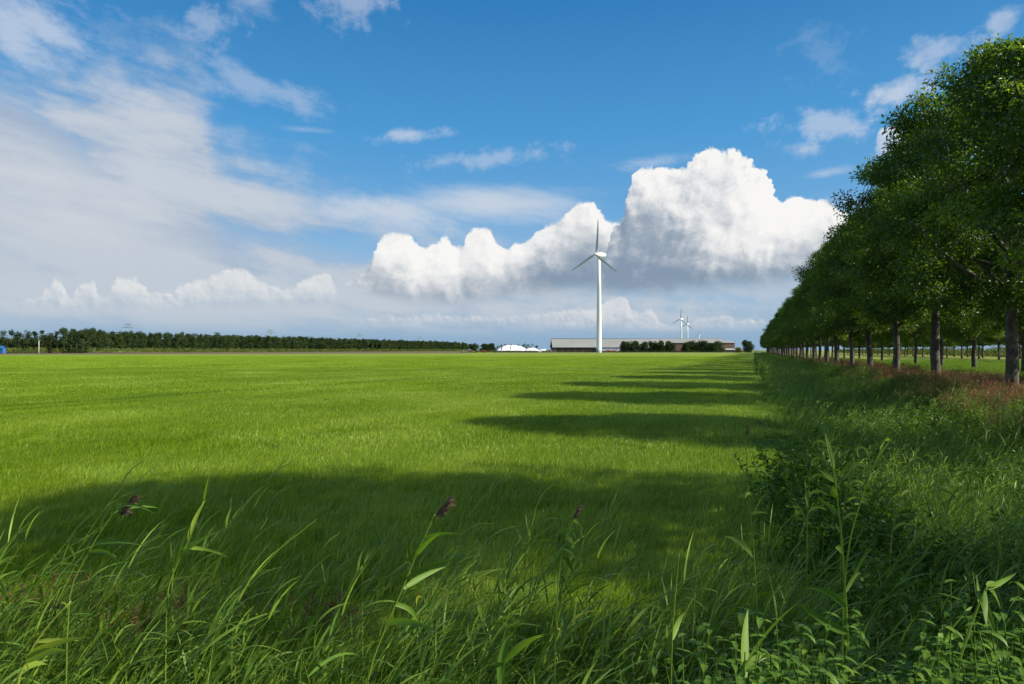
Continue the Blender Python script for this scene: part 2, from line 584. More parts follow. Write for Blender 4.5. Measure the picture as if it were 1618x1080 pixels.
def leaf_mat(name, stops, trans=0.35, rough=0.5, spec=0.25, tmul=(1.25, 1.35, 0.5), big=0.0, big_f=0.1, tracks=False):
    """leaf stuff: tint along a ramp, glossy front, light through the back"""
    m, g, out = mat_new(name)
    tint = X(g, g.node('ShaderNodeAttribute', attribute_name='tint').outputs['Fac'])
    if big:
        pos = X(g, g.node('ShaderNodeNewGeometry').outputs['Position'])
        tint = g.clamp(tint + (g.noise(pos, big_f, 3, 0.6) - 0.5) * big)
    if tracks:                                     # drill lines and two old wheel tracks run across the field
        x, y, z = g.sep(pos)
        p_ = x * 0.906 - y * 0.423
        q_ = x * 0.423 + y * 0.906
        lines = g.noise(g.vec(p_ * 0.55, q_ * 0.012, 0.0), 1.0, 4, 0.7)
        fade = g.noise(g.vec(p_ * 0.2, q_ * 0.06, 0.0), 1.0, 3, 0.6)
        tr_ = g.max(g.ss(g.m('ABSOLUTE', p_ + 24.5), 0.42, 0.1), g.ss(g.m('ABSOLUTE', p_ + 22.7), 0.42, 0.1)) * g.ss(fade, 0.35, 0.55)
        tint = g.clamp(tint + (lines - 0.5) * 0.55 - tr_ * 0.35)
    col = g.ramp(tint, stops)
    p = g.node('ShaderNodeBsdfPrincipled')
    g.put(p.inputs['Base Color'], col)
    p.inputs['Roughness'].default_value = rough
    p.inputs['Specular IOR Level'].default_value = spec
    tr = g.node('ShaderNodeBsdfTranslucent')
    g.put(tr.inputs['Color'], g.mix(1.0, col, tmul, 'MULTIPLY'))
    mx = g.node('ShaderNodeMixShader')
    mx.inputs[0].default_value = trans
    m.node_tree.links.new(p.outputs[0], mx.inputs[1])
    m.node_tree.links.new(tr.outputs[0], mx.inputs[2])
    m.node_tree.links.new(mx.outputs[0], out.inputs['Surface'])
    return m


def solid(name, col, rough=0.6, var=0.12, scale=2.0, metal=0.0, bump=0.0, spec=0.3):
    m, g, out = mat_new(name)
    tc = X(g, g.node('ShaderNodeTexCoord').outputs['Object'])
    n = g.node('ShaderNodeTexNoise')
    g.put(n.inputs['Vector'], tc)
    n.inputs['Scale'].default_value = scale
    n.inputs['Detail'].default_value = 5
    f = X(g, n.outputs['Fac'])
    p = g.node('ShaderNodeBsdfPrincipled')
    g.put(p.inputs['Base Color'], g.mix(f, tuple(c * (1 - 2 * var) for c in col), tuple(min(1, c * (1 + 2 * var)) for c in col)))
    p.inputs['Roughness'].default_value = rough
    p.inputs['Metallic'].default_value = metal
    p.inputs['Specular IOR Level'].default_value = spec
    if bump:
        b = g.node('ShaderNodeBump')
        b.inputs['Strength'].default_value = bump
        g.put(b.inputs['Height'], f)
        m.node_tree.links.new(b.outputs[0], p.inputs['Normal'])
    m.node_tree.links.new(p.outputs[0], out.inputs['Surface'])
    return m


M_FIELD_GRASS = leaf_mat('field grass', [(0.0, (0.092, 0.178, 0.007)), (0.45, (0.225, 0.358, 0.017)), (0.8, (0.360, 0.475, 0.040)), (1.0, (0.52, 0.56, 0.15))],
                         0.42, 0.42, 0.35, (1.4, 1.35, 0.6), 0.7, 0.10, True)
M_REED = leaf_mat('reed leaf', [(0.0, (0.050, 0.112, 0.016)), (0.5, (0.108, 0.205, 0.030)), (0.85, (0.200, 0.310, 0.036)), (1.0, (0.35, 0.38, 0.07))],
                  0.35, 0.5, 0.22, (1.4, 1.5, 0.5))
M_TALL = leaf_mat('tall grass', [(0.0, (0.052, 0.125, 0.013)), (0.5, (0.112, 0.222, 0.021)), (0.85, (0.190, 0.305, 0.036)), (1.0, (0.38, 0.37, 0.14))],
                  0.35, 0.5, 0.2, (1.35, 1.4, 0.5))
M_HERB = leaf_mat('herb leaf', [(0.0, (0.030, 0.078, 0.009)), (0.5, (0.068, 0.148, 0.014)), (0.85, (0.130, 0.225, 0.020)), (1.0, (0.23, 0.29, 0.03))],
                  0.3, 0.45, 0.3, (1.5, 1.6, 0.4))
M_DRY = leaf_mat('dry weed', [(0.0, (0.085, 0.050, 0.026)), (0.4, (0.190, 0.100, 0.050)), (0.75, (0.28, 0.165, 0.085)), (1.0, (0.14, 0.17, 0.04))],
                 0.2, 0.7, 0.15, (1.1, 1.0, 0.8))
M_CROWN = leaf_mat('tree leaf', [(0.0, (0.028, 0.060, 0.013)), (0.5, (0.064, 0.122, 0.021)), (0.85, (0.120, 0.190, 0.026)), (1.0, (0.21, 0.26, 0.03))],
                   0.42, 0.40, 0.30, (2.3, 2.2, 0.5), 0.35, 0.35)
M_WOOD_LEAF = leaf_mat('woodland leaf', [(0.0, (0.016, 0.034, 0.012)), (0.5, (0.034, 0.062, 0.018)), (1.0, (0.075, 0.10, 0.024))],
                       0.15, 0.6, 0.1, (1.2, 1.2, 0.6), 0.7, 0.02)
M_BUSH = leaf_mat('bush leaf', [(0.0, (0.014, 0.034, 0.011)), (0.5, (0.030, 0.060, 0.015)), (1.0, (0.066, 0.105, 0.022))], 0.15, 0.55, 0.15)
M_YELLOW_BUSH = leaf_mat('yellow bush leaf', [(0.0, (0.08, 0.09, 0.012)), (0.5, (0.16, 0.15, 0.018)), (1.0, (0.30, 0.24, 0.03))], 0.2, 0.55, 0.15)
M_MAIZE = leaf_mat('maize leaf', [(0.0, (0.050, 0.085, 0.014)), (0.5, (0.105, 0.145, 0.024)), (1.0, (0.24, 0.22, 0.06))], 0.25, 0.5, 0.2, (1.2, 1.2, 0.6), 0.6, 0.03)
M_STALK = solid('reed stalk', (0.15, 0.20, 0.05), 0.5, 0.15, 6.0)
M_PLUME = leaf_mat('reed plume', [(0.0, (0.060, 0.036, 0.032)), (0.6, (0.130, 0.085, 0.074)), (1.0, (0.22, 0.165, 0.13))], 0.2, 0.7, 0.1)


def bark_mat():
    m, g, out = mat_new('bark')
    tc = X(g, g.node('ShaderNodeTexCoord').outputs['Object'])
    x, y, z = g.sep(tc)
    n = g.node('ShaderNodeTexNoise')
    g.put(n.inputs['Vector'], g.vec(x * 9.0, y * 9.0, z * 1.6))
    n.inputs['Scale'].default_value = 2.2
    n.inputs['Detail'].default_value = 8
    n.inputs['Roughness'].default_value = 0.65
    f = X(g, n.outputs['Fac'])
    n2 = g.node('ShaderNodeTexNoise')
    g.put(n2.inputs['Vector'], tc)
    n2.inputs['Scale'].default_value = 2.5
    col = g.ramp(f, [(0.30, (0.018, 0.014, 0.010)), (0.52, (0.058, 0.046, 0.034)), (0.70, (0.12, 0.10, 0.078))])
    col = g.mix(g.ss(X(g, n2.outputs['Fac']), 0.50, 0.66) * 0.6, col, (0.15, 0.145, 0.108))
    p = g.node('ShaderNodeBsdfPrincipled')
    g.put(p.inputs['Base Color'], col)
    p.inputs['Roughness'].default_value = 0.85
    b = g.node('ShaderNodeBump')
    b.inputs['Strength'].default_value = 0.9
    b.inputs['Distance'].default_value = 0.03
    g.put(b.inputs['Height'], f)
    m.node_tree.links.new(b.outputs[0], p.inputs['Normal'])
    m.node_tree.links.new(p.outputs[0], out.inputs['Surface'])
    return m


M_BARK = bark_mat()


def ground_mat():
    m, g, out = mat_new('ground')
    pos = X(g, g.node('ShaderNodeNewGeometry').outputs['Position'])
    x, y, z = g.sep(pos)
    d = x * float(N[0]) + y * float(N[1])
    a = x * float(U[0]) + y * float(U[1])
    fine = g.noise(g.vec(x, y * 0.55, 0.0), 2.6, 6, 0.7)
    rows_ = g.noise(g.vec(a * 0.9, d * 0.05, 0.0), 1.0, 4, 0.6)                # faint mowing swaths across the field
    mid = g.noise(g.vec(x, y, 0.0), 0.09, 5, 0.6)
    tuft = g.noise(g.vec(x * 0.55, y * 0.12, 0.0), 1.0, 5, 0.7)
    v = g.clamp(fine * 0.30 + mid * 0.28 + tuft * 0.30 + rows_ * 0.22 - 0.04)
    field = g.ramp(v, [(0.30, (0.100, 0.155, 0.014)), (0.5, (0.155, 0.220, 0.023)), (0.72, (0.210, 0.275, 0.038))])
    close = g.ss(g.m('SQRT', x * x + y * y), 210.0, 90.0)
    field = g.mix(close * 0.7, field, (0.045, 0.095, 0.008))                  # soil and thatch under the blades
    vn = g.noise(g.vec(x, y, 0.0), 0.5, 6, 0.65)
    verge = g.ramp(vn, [(0.34, (0.055, 0.040, 0.018)), (0.46, (0.075, 0.085, 0.022)), (0.6, (0.115, 0.175, 0.028)), (0.75, (0.17, 0.16, 0.06))])
    far_v = g.ramp(vn * 0.4 + g.noise(g.vec(x, y, 0.0), 0.05, 3, 0.6) * 0.6, [(0.3, (0.13, 0.17, 0.030)), (0.7, (0.23, 0.26, 0.06))])
    verge = g.mix(g.ss(d, 18.0, 23.0), verge, far_v)
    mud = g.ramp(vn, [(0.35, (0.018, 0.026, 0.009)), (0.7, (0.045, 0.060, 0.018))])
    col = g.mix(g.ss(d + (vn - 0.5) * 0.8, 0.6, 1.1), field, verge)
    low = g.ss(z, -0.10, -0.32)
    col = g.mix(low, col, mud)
    p = g.node('ShaderNodeBsdfPrincipled')
    g.put(p.inputs['Base Color'], col)
    p.inputs['Roughness'].default_value = 0.9
    p.inputs['Specular IOR Level'].default_value = 0.1
    b = g.node('ShaderNodeBump')
    b.inputs['Strength'].default_value = 0.6
    b.inputs['Distance'].default_value = 0.15
    g.put(b.inputs['Height'], fine + tuft)
    m.node_tree.links.new(b.outputs[0], p.inputs['Normal'])
    m.node_tree.links.new(p.outputs[0], out.inputs['Surface'])
    return m


# ------------------------------------------------------------------ ground: one sheet to the horizon
def axis(lo, hi, step, far_lo, far_hi, grow=1.22):
    mid = list(np.arange(lo, hi + 1e-6, step))
    s, v = step, hi
    while v < far_hi:
        s *= grow
        v += s
        mid.append(v)
    s, v = step, lo
    while v > far_lo:
        s *= grow
        v -= s
        mid.insert(0, v)
    return np.array(mid)


def build_ground():
    A, D = axis(-10, 16, 0.3, -900, 9000), axis(-14, 12, 0.3, -9000, 9000)
    aa, dd = np.meshgrid(A, D, indexing='ij')
    xy = world_xy(aa, dd)
    z = height(xy[..., 0], xy[..., 1])
    V = np.concatenate((xy, z[..., None]), -1).reshape(-1, 3)
    n = len(D)
    i, j = np.meshgrid(np.arange(len(A) - 1), np.arange(n - 1), indexing='ij')
    F = np.stack((i * n + j, i * n + j + 1, (i + 1) * n + j + 1, (i + 1) * n + j), -1).reshape(-1, 4)[:, ::-1]
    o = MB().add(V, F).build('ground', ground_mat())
    tag(o, 'flat green farm land reaching to the horizon', 'ground', kind='structure')


build_ground()


def sheet(name, pts, z, mat):
    """a thin level sheet over a convex quad, cut fine enough to shade well"""
    p = np.array(pts, float)
    s = np.linspace(0, 1, 25)
    q = ((1 - s)[:, None, None] * ((1 - s)[None, :, None] * p[0] + s[None, :, None] * p[1]) + s[:, None, None] * ((1 - s)[None, :, None] * p[3] + s[None, :, None] * p[2]))
    V = np.concatenate((q, np.full((25, 25, 1), z)), -1).reshape(-1, 3)
    i, j = np.meshgrid(np.arange(24), np.arange(24), indexing='ij')
    F = np.stack((i * 25 + j, i * 25 + j + 1, (i + 1) * 25 + j + 1, (i + 1) * 25 + j), -1).reshape(-1, 4)
    return MB().add(V, F).build(name, mat)


M_SOIL = solid('ploughed soil', (0.105, 0.070, 0.045), 0.9, 0.25, 0.05)
soil = sheet('ploughed_soil', [(-700, -115), (-29, 455), (-62, 1220), (-640, 250)], 0.03, M_SOIL)
tag(soil, 'strip of bare brown ploughed soil beyond the grass field', 'soil', kind='structure')
M_YARD = solid('farm yard', (0.20, 0.19, 0.14), 0.9, 0.2, 0.1)
yard = sheet('farm_yard', [(-20, 522), (215, 522), (225, 760), (-30, 760)], 0.03, M_YARD)
tag(yard, 'pale yard around the long barn', 'yard', kind='structure')


# ------------------------------------------------------------------ scattering of stuff nobody could count
def scatter(name, pts, rot, scl, idx, variants, label, cat):
    lib = bpy.data.collections.new(name + ' kinds')
    for v in variants: lib.objects.link(v)
    me = bpy.data.meshes.new(name)
    n = len(pts)
    me.vertices.add(n)
    me.vertices.foreach_set('co', np.asarray(pts, np.float32).ravel())
    for nm, ty, val in (('rot', 'FLOAT_VECTOR', np.asarray(rot, np.float32).ravel()), ('scl', 'FLOAT', np.asarray(scl, np.float32)),
                        ('kind', 'INT', np.asarray(idx, np.int32))):
        at_ = me.attributes.new(nm, ty, 'POINT')
        at_.data.foreach_set('vector' if ty == 'FLOAT_VECTOR' else 'value', val)
    o = bpy.data.objects.new(name, me)
    COL.objects.link(o)
    ng = bpy.data.node_groups.new(name + ' scatter', 'GeometryNodeTree')
    ng.interface.new_socket('Geometry', in_out='INPUT', socket_type='NodeSocketGeometry')
    ng.interface.new_socket('Geometry', in_out='OUTPUT', socket_type='NodeSocketGeometry')
    nd, lk = ng.nodes, ng.links
    gi, go = nd.new('NodeGroupInput'), nd.new('NodeGroupOutput')
    ci = nd.new('GeometryNodeCollectionInfo')
    ci.inputs['Collection'].default_value = lib
    ci.inputs['Separate Children'].default_value = True
    ci.inputs['Reset Children'].default_value = True
    ip = nd.new('GeometryNodeInstanceOnPoints')
    ip.inputs['Pick Instance'].default_value = True
    lk.new(gi.outputs[0], ip.inputs['Points'])
    lk.new(ci.outputs[0], ip.inputs['Instance'])
    for nm, ty, sock in (('rot', 'FLOAT_VECTOR', 'Rotation'), ('scl', 'FLOAT', 'Scale'), ('kind', 'INT', 'Instance Index')):
        na = nd.new('GeometryNodeInputNamedAttribute')
        na.data_type = ty
        na.inputs['Name'].default_value = nm
        src = next(s for s in na.outputs if s.enabled and s.name == 'Attribute')
        lk.new(src, ip.inputs[sock])
    lk.new(ip.outputs[0], go.inputs[0])
    md = o.modifiers.new('scatter', 'NODES')
    md.node_group = ng
    return tag(o, label, cat, kind='stuff')


WIND = 0.12                      # the wind blows towards +X, a little away from the camera


def grass_patch(name, size, n, L, w, mat, seg, lean=(0.35, 0.25), bend=(0.9, 0.4), spread=0.8, tint=(0.5, 0.2), prof='grass'):
    mb = MB()
    b = np.zeros((n, 3))
    b[:, :2] = rng.uniform(-size / 2, size / 2, (n, 2))
    blades(mb, b, rng.normal(WIND, spread, n), L * rng.uniform(0.55, 1.2, n), w * rng.uniform(0.7, 1.2, n),
           np.abs(rng.normal(*lean, n)), np.abs(rng.normal(*bend, n)), seg, np.clip(rng.normal(*tint, n), 0, 1), prof)
    return mb.build(name, mat, link=False)


def fill_field(y0, y1, cell, wide=0.80, dmax=0.25, jit=0.22):
    xs = np.arange(-y1 * wide - 2, y1 * wide + 2, cell)
    ys = np.arange(y0, y1, cell)
    x, y = np.meshgrid(xs, ys)
    x = x.ravel() + rng.uniform(-jit, jit, x.size) * cell
    y = y.ravel() + rng.uniform(-jit, jit, y.size) * cell
    a, d = row_ad(x, y)
    k = (np.abs(x) < y * wide + 1.5) & (d < dmax + rng.normal(0, 0.12, x.size)) & (y > y0 - 0.3)
    return x[k], y[k]


def build_field_grass():
    P, rot, scl, idx = [], [], [], []
    V = []
    k0 = 0
    for (y0, y1, cell, size, n, L, w, seg, nv) in ((4.45, 12.0, 0.75, 1.1, 3000, 0.135, 0.0052, 3, 4), (12.0, 30.0, 1.3, 2.1, 3600, 0.125, 0.0085, 2, 4),
                                                   (30.0, 75.0, 2.5, 4.2, 3600, 0.13, 0.018, 2, 3), (75.0, 210.0, 6.0, 9.0, 3400, 0.15, 0.045, 1, 3)):
        for i in range(nv):
            V.append(grass_patch('grass_%d' % len(V), size, n, L, w, M_FIELD_GRASS, seg, tint=(0.45, 0.27)))
        x, y = fill_field(y0, y1, cell, dmax=0.75 - size * 0.4)
        m = len(x)
        P.append(np.stack((x, y, height(x, y) - 0.005), -1))
        r = np.zeros((m, 3))
        r[:, 2] = rng.normal(0, 0.4, m) + 0.25 * wob(x, y, 0.35, 2.0)
        rot.append(r)
        scl.append(0.98 + 0.14 * wob(x, y, 0.5, 5.0) + rng.normal(0, 0.07, m))
        idx.append(rng.integers(0, nv, m) + k0)
        k0 += nv
    scatter('grass', np.concatenate(P), np.concatenate(rot), np.concatenate(scl), np.concatenate(idx), V,
            'short bright green grass of the wide field, bent by the wind', 'grass')


build_field_grass()


# ------------------------------------------------------------------ trees of the avenue
def crown_radius(t):
    return np.interp(t, (0.0, 0.12, 0.28, 0.42, 0.6, 0.76, 0.9, 1.0), (0.62, 0.88, 1.0, 1.0, 0.93, 0.77, 0.50, 0.12))


def make_avenue_tree(H=12.0, z0=3.0, rmax=3.72, clumps=285, per=220, leaf=0.185, name='avenue_tree'):
    root = empty(name)
    tr = MB()
    fork = 3.0 + rng.uniform(-0.2, 0.5)
    lean = rng.normal(0, 0.12, 2)
    zs = np.linspace(-0.25, H * 0.82, 12)
    axisp = np.stack((lean[0] * (zs / H) ** 2 * 3 + 0.05 * np.sin(zs * 1.1), lean[1] * (zs / H) ** 2 * 3 + 0.05 * np.cos(zs * 0.9), zs), -1)
    rr = np.interp(zs, (-0.25, 0.15, 0.6, 3.0, 5.0, H * 0.82), (0.32, 0.25, 0.205, 0.17, 0.12, 0.02))
    tr.tube(axisp, rr, 10, lump=0.05)
    nodes = [axisp[4:]]
    for k in range(15):
        t0 = rng.uniform(0.0, 0.62) if k > 4 else 0.02 * k
        h0 = fork + t0 * (H * 0.72 - fork)
        p0 = np.array([np.interp(h0, zs, axisp[:, i]) for i in range(3)])
        az_ = k * 2.4 + rng.normal(0, 0.3)
        top_t = min(0.92, (h0 - z0) / (H - z0) + rng.uniform(0.12, 0.36))
        reach = crown_radius(top_t) * rmax * rng.uniform(0.6, 0.92)
        end = np.array((math.cos(az_) * reach, math.sin(az_) * reach, z0 + top_t * (H - z0)))
        s = np.linspace(0, 1, 7)[:, None]
        mid = (p0 + end) / 2 + np.array((math.cos(az_) * reach * 0.12, math.sin(az_) * reach * 0.12, -0.25))
        path = (1 - s) ** 2 * p0 + 2 * s * (1 - s) * mid + s ** 2 * end + rng.normal(0, 0.05, (7, 3)) * s
        tr.tube(path, np.linspace((0.105 if k > 4 else 0.13) * (1 - 0.5 * t0), 0.018, 7), 6, lump=0.04)
        nodes.append(path[2:])
    nodes = np.concatenate(nodes)
    # clumps of leaves: mostly in the outer shell, uneven, with gaps
    cr = MB()
    bias = [rng.uniform(0, 2 * math.pi) for _ in range(3)]
    n = 0
    while n < clumps:
        t = rng.uniform(0.0, 1.0) ** 0.9
        az_ = rng.uniform(0, 2 * math.pi)
        wobble = 1.0 + 0.10 * math.sin(2 * az_ + bias[0] + 5 * t) + 0.11 * math.sin(3 * az_ - 8 * t + bias[1]) + abs(rng.normal(0, 0.05))
        rad = crown_radius(t) * rmax * wobble * rng.uniform(0.08, 1.0) ** 0.5
        c = np.array((math.cos(az_) * rad, math.sin(az_) * rad, z0 + 0.35 + t * (H - z0 - 0.5)))
        j = np.argmin(np.linalg.norm(nodes - c - np.array((0, 0, 0.3)), axis=1))
        q = nodes[j]
        s = np.linspace(0, 1, 4)[:, None]
        tr.tube(q * (1 - s) + c * s + np.array((0, 0, -0.12)) * s * (1 - s) * 4, np.linspace(0.022, 0.006, 4), 4, cap=False)
        R_ = rng.uniform(0.36, 0.76)
        m = int(per * (R_ / 0.62) ** 2)
        v = unit(m)
        rad_ = rng.uniform(0, 1, m) ** 0.5 * R_
        p = c + v * rad_[:, None] * np.array((1.15, 1.15, 0.72))
        dr = v * 0.7 + np.array((0, 0, -0.35)) + rng.normal(0, 0.55, (m, 3))
        ct = rng.normal(0.42, 0.17)
        leaves(cr, p, dr, leaf * rng.uniform(0.6, 1.15, m), leaf * 0.48 * rng.uniform(0.7, 1.15, m), np.clip(ct + rng.normal(0, 0.10, m), 0, 1), 0.22,
               up=v * 1.3 + np.array((0, 0, 0.8)))
        n += 1
    tr.build('trunk', M_BARK, root)
    cr.build('crown', M_CROWN, root, smooth=False)
    return root


ORD = ['first', 'second', 'third', 'fourth', 'fifth', 'sixth', 'seventh', 'eighth', 'ninth', 'tenth', 'eleventh', 'twelfth']


def plant_rows():
    protos = [make_avenue_tree(12.4), make_avenue_tree(12.6, 3.2, 3.6), make_avenue_tree(12.1, 2.9, 3.75), make_avenue_tree(12.4, 3.3, 3.7)]
    used = set()

    def put(p, a, d, label, group, s=1.0):
        if p not in used:
            o = protos[p]
            used.add(p)
        else:
            o = copy_tree(protos[p])
        a += rng.normal(0, 0.12)
        d += rng.normal(0, 0.10)
        x, y = world_xy(np.array(a), np.array(d))
        o.location = (x, y, float(height(x, y)) - 0.02)
        o.rotation_euler = (rng.normal(0, 0.012), rng.normal(0, 0.012), rng.uniform(0, 6.28))
        k = s * rng.uniform(0.95, 1.05)
        o.scale = (k * rng.uniform(0.96, 1.05), k * rng.uniform(0.96, 1.05), k)
        tag(o, label, 'tree', group)

    g1, g2, g3 = 'avenue trees along the ditch', 'avenue trees of the inner row', 'young trees beyond the sunny verge'
    for k in range(-3, 46):
        a = 27.3 + SP * k + (1.0 if k == -3 else 0.0)
        if k < 0: lab = 'leafy avenue tree nearer than the photo shows, outside its right edge'
        elif k == 0: lab = 'nearest and largest avenue tree, thick mottled trunk at the right edge of the photo'
        elif k < 12: lab = '%s tree of the row along the reedy ditch, counted from the right edge' % ORD[k]
        else: lab = 'small distant tree in the ditch row, its crown merging with its neighbours'
        put((k * 3 + 1) % 4 if k else 0, a, D1, lab, g1, {-1: 0.90, -2: 1.0, -3: 0.88}.get(k, 1.0))
    for k in range(-3, 41):
        a = 62.9 + SP * k
        if k < 0: lab = 'inner row tree hidden by the ditch row or outside the right edge'
        elif k < 6: lab = '%s trunk from the right of the inner row, standing in sunlit weeds' % ORD[k]
        else: lab = 'distant inner row tree showing only as a dark trunk between nearer trunks'
        put((k * 5 + 2) % 4, a, D2, lab, g2, 0.87)
    for r, d in enumerate((D3, D4)):
        for k in range(0, 24):
            a = 88 + 4 * r + SP * 1.15 * k
            lab = ('slender pale trunked tree beyond the sunny grass, in front of the right hand maize' if r == 0 else
                   'slender tree of the farthest row, right against the right hand maize')
            put((k + r) % 4, a, d, lab, g3 if r == 0 else 'farthest row of slender trees', 0.86)


plant_rows()


# ------------------------------------------------------------------ bushes and far trees
def leaf_mass(mb, c, R_, n, leaf, squash=0.8, tint=0.45, var=0.15):
    v = unit(n)
    rad = rng.uniform(0, 1, n) ** 0.4
    p = np.asarray(c) + v * rad[:, None] * np.asarray(R_) * np.array((1, 1, squash))
    leaves(mb, p, v + rng.normal(0, 0.7, (n, 3)), leaf * rng.uniform(0.6, 1.2, n), leaf * 0.7, np.clip(tint + rng.normal(0, var, n), 0, 1), 0.2, up=v + np.array((0, 0, 0.8)))


def bush(name, loc, w, h, mat, label, cat='bush', group=None, dens=1.0, leaf=0.5):
    root = empty(name, loc)
    mb, st = MB(), MB()
    for k in range(int(26 * dens)):
        az_, t = rng.uniform(0, 6.28), rng.uniform(0.03, 0.9)
        r = w * 0.36 * math.sqrt(1 - (t - 0.3) ** 2 * 1.6) * rng.uniform(0.3, 1.0)
        leaf_mass(mb, (math.cos(az_) * r, math.sin(az_) * r, h * t), w * rng.uniform(0.14, 0.24), int(190 * dens), leaf, 0.85, rng.normal(0.45, 0.12))
        st.tube([(0, 0, -0.2), (math.cos(az_) * r * 0.5, math.sin(az_) * r * 0.5, h * t * 0.6), (math.cos(az_) * r, math.sin(az_) * r, h * t)], (0.12, 0.07, 0.02), 5, cap=False)
    mb.build('foliage', mat, root, smooth=False)
    st.build('stem', M_BARK, root)
    return tag(root, label, cat, group)


def far_tree(mb, x, y, h, w, base=0.1, n=14, per=42, leaf=0.9):
    tt = rng.normal(0.45, 0.13)
    for k in range(n):
        t = base + (1 - base) * rng.uniform(0.05, 1.0)
        r = w * 0.5 * (1 - max(0, t - 0.45) * 1.3) * rng.uniform(0.2, 1.0)
        az_ = rng.uniform(0, 6.28)
        leaf_mass(mb, (x + math.cos(az_) * r, y + math.sin(az_) * r, h * t * 0.94), w * rng.uniform(0.16, 0.26), per, leaf, 0.9, tt + rng.normal(0, 0.08))


W1, W2 = np.array((-360.0, 420.0)), np.array((-86.0, 1350.0))      # the front of the wood


def build_wood():
    mb = MB()
    L = W2 - W1
    nrm = np.array((-L[1], L[0])) / np.linalg.norm(L)
    for row in range(4):
        s = 0.0
        while s < 1.0:
            p = W1 + L * s + nrm * (row * 9.0 + rng.uniform(-2.5, 2.5))
            h = rng.normal(16.3, 0.9) + row * 0.5 + (1.2 if s < 0.16 else 0)
            if s < 0.115: h *= rng.uniform(0.45, 0.62)
            far_tree(mb, p[0], p[1], h, rng.uniform(6.5, 9.0), 0.0 if row == 0 else 0.1, 18 if s < 0.4 else 13, 50 if s < 0.4 else 34, 0.9 if s < 0.4 else 1.25)
            s += rng.uniform(4.5, 7.0) / np.linalg.norm(L)
    # a second, farther strip of wood closing the gap behind the white tent
    for x in np.arange(-150, 80, 11.0):
        far_tree(mb, x + rng.normal(0, 2), 1900 + rng.normal(0, 15), rng.normal(19, 1.0), 14, 0.02, 9, 26, 2.0)
    o = mb.build('woodland', M_WOOD_LEAF, smooth=False)
    tag(o, 'long dark green wood on the left horizon, shrinking to the right', 'woodland', kind='stuff')


build_wood()


def build_edge_trees():
    for i, (px, h, w) in enumerate(((-6, 15, 6), (6, 14.6, 5.5), (18, 14.8, 5), (30, 14.0, 5.5), (43, 14.5, 5), (55, 14.2, 4.5), (67, 14.6, 4.5),
                                    (80, 14.2, 5), (90, 14.6, 4.2), (101, 13.6, 4.2), (112, 13.5, 3.8), (121, 13.8, 3.2), (131, 13.9, 3.4))):
        Y = 424 + i * 1.5
        x, y, _ = at(px, HOR, Y)
        root = empty('edge_tree', (x, y, 0))
        mb, st = MB(), MB()
        st.tube([(0, 0, -0.3), (0.1, 0, h * 0.5), (0, 0, h * 0.9)], (0.28, 0.18, 0.05), 6)
        far_tree(mb, 0, 0, h, w * 1.15, 0.42 if i > 7 else 0.3, 15, 42, 0.8)
        far_tree(mb, rng.normal(0, 1), 3, h * (0.5 if i < 9 else 0.3), w * 1.9, 0.0, 14, 44, 0.8)
        mb.build('crown', M_WOOD_LEAF, root, smooth=False)
        st.build('trunk', M_BARK, root)
        if i == 0: lab = 'tall tree cut by the left edge of the photo, above the blue shed'
        elif i == 12: lab = 'rightmost slim tall tree of the thin group, just left of the dense wood'
        elif i == 11: lab = 'slim tall tree in the thin group, with sky on both sides of it'
        else: lab = 'tall tree in the loose group left of the dense wood, behind the pale pole'
        tag(root, lab, 'tree', 'loose tall trees at the left end of the wood')


build_edge_trees()

for px, Y, w, h, lab in ((987, 600, 11, 9.4, 'round dark bush in front of the barn, leftmost of the row'),
                         (1003, 598, 12, 10.0, 'second bush from the left in the row before the barn'),
                         (1017, 600, 10, 9.2, 'third bush from the left in the row before the barn'),
                         (1031, 601, 11, 9.0, 'fourth bush from the left in the row before the barn'),
                         (1043, 598, 12, 9.9, 'fifth bush from the left in the row before the barn, a tall one'),
                         (1059, 600, 12, 9.6, 'sixth bush from the left, just left of the gap showing brick wall'),
                         (1084, 599, 10, 8.6, 'low bush right of the gap showing brick wall'),
                         (1095, 601, 12, 10.2, 'bush under the white roof light of the barn'),
                         (1110, 600, 12, 9.7, 'bush between the roof light and the biggest bush'),
                         (1120, 598, 9, 8.2, 'small low bush tucked left of the biggest bush'),
                         (1135, 596, 15, 11.0, 'biggest roundest bush of the row, by the brick gable')):
    x, y, _ = at(px, HOR, Y)
    bush('bush', (x, y, 0), w, h, M_BUSH, lab, group='bushes in front of the long barn', leaf=0.75)
x, y, _ = at(1181, HOR, 548)
bush('round_tree', (x, y, 0), 12, 9.2, M_BUSH, 'round dark tree standing alone where the avenue meets the horizon', 'tree', leaf=0.7)
x, y, _ = at(1167, HOR, 540)
bush('yellow_bush', (x, y, 0), 6.5, 3.6, M_YELLOW_BUSH, 'yellow leaved bush between the brick gable and the lone round tree', 'bush', leaf=0.5)
for i, (px, Y, w, h) in enumerate(((748, 640, 11, 7.5), (765, 700, 11, 8.0), (777, 690, 10, 8.6))):
    x, y, _ = at(px, HOR, Y)
    bush('small_tree', (x, y, 0), w, h, M_WOOD_LEAF, ('small dark tree at the right end of the wood', 'middle small tree between the wood and the white tent',
         'small tree touching the left side of the white tent')[i], 'tree', 'small trees left of the white tent', leaf=0.7)


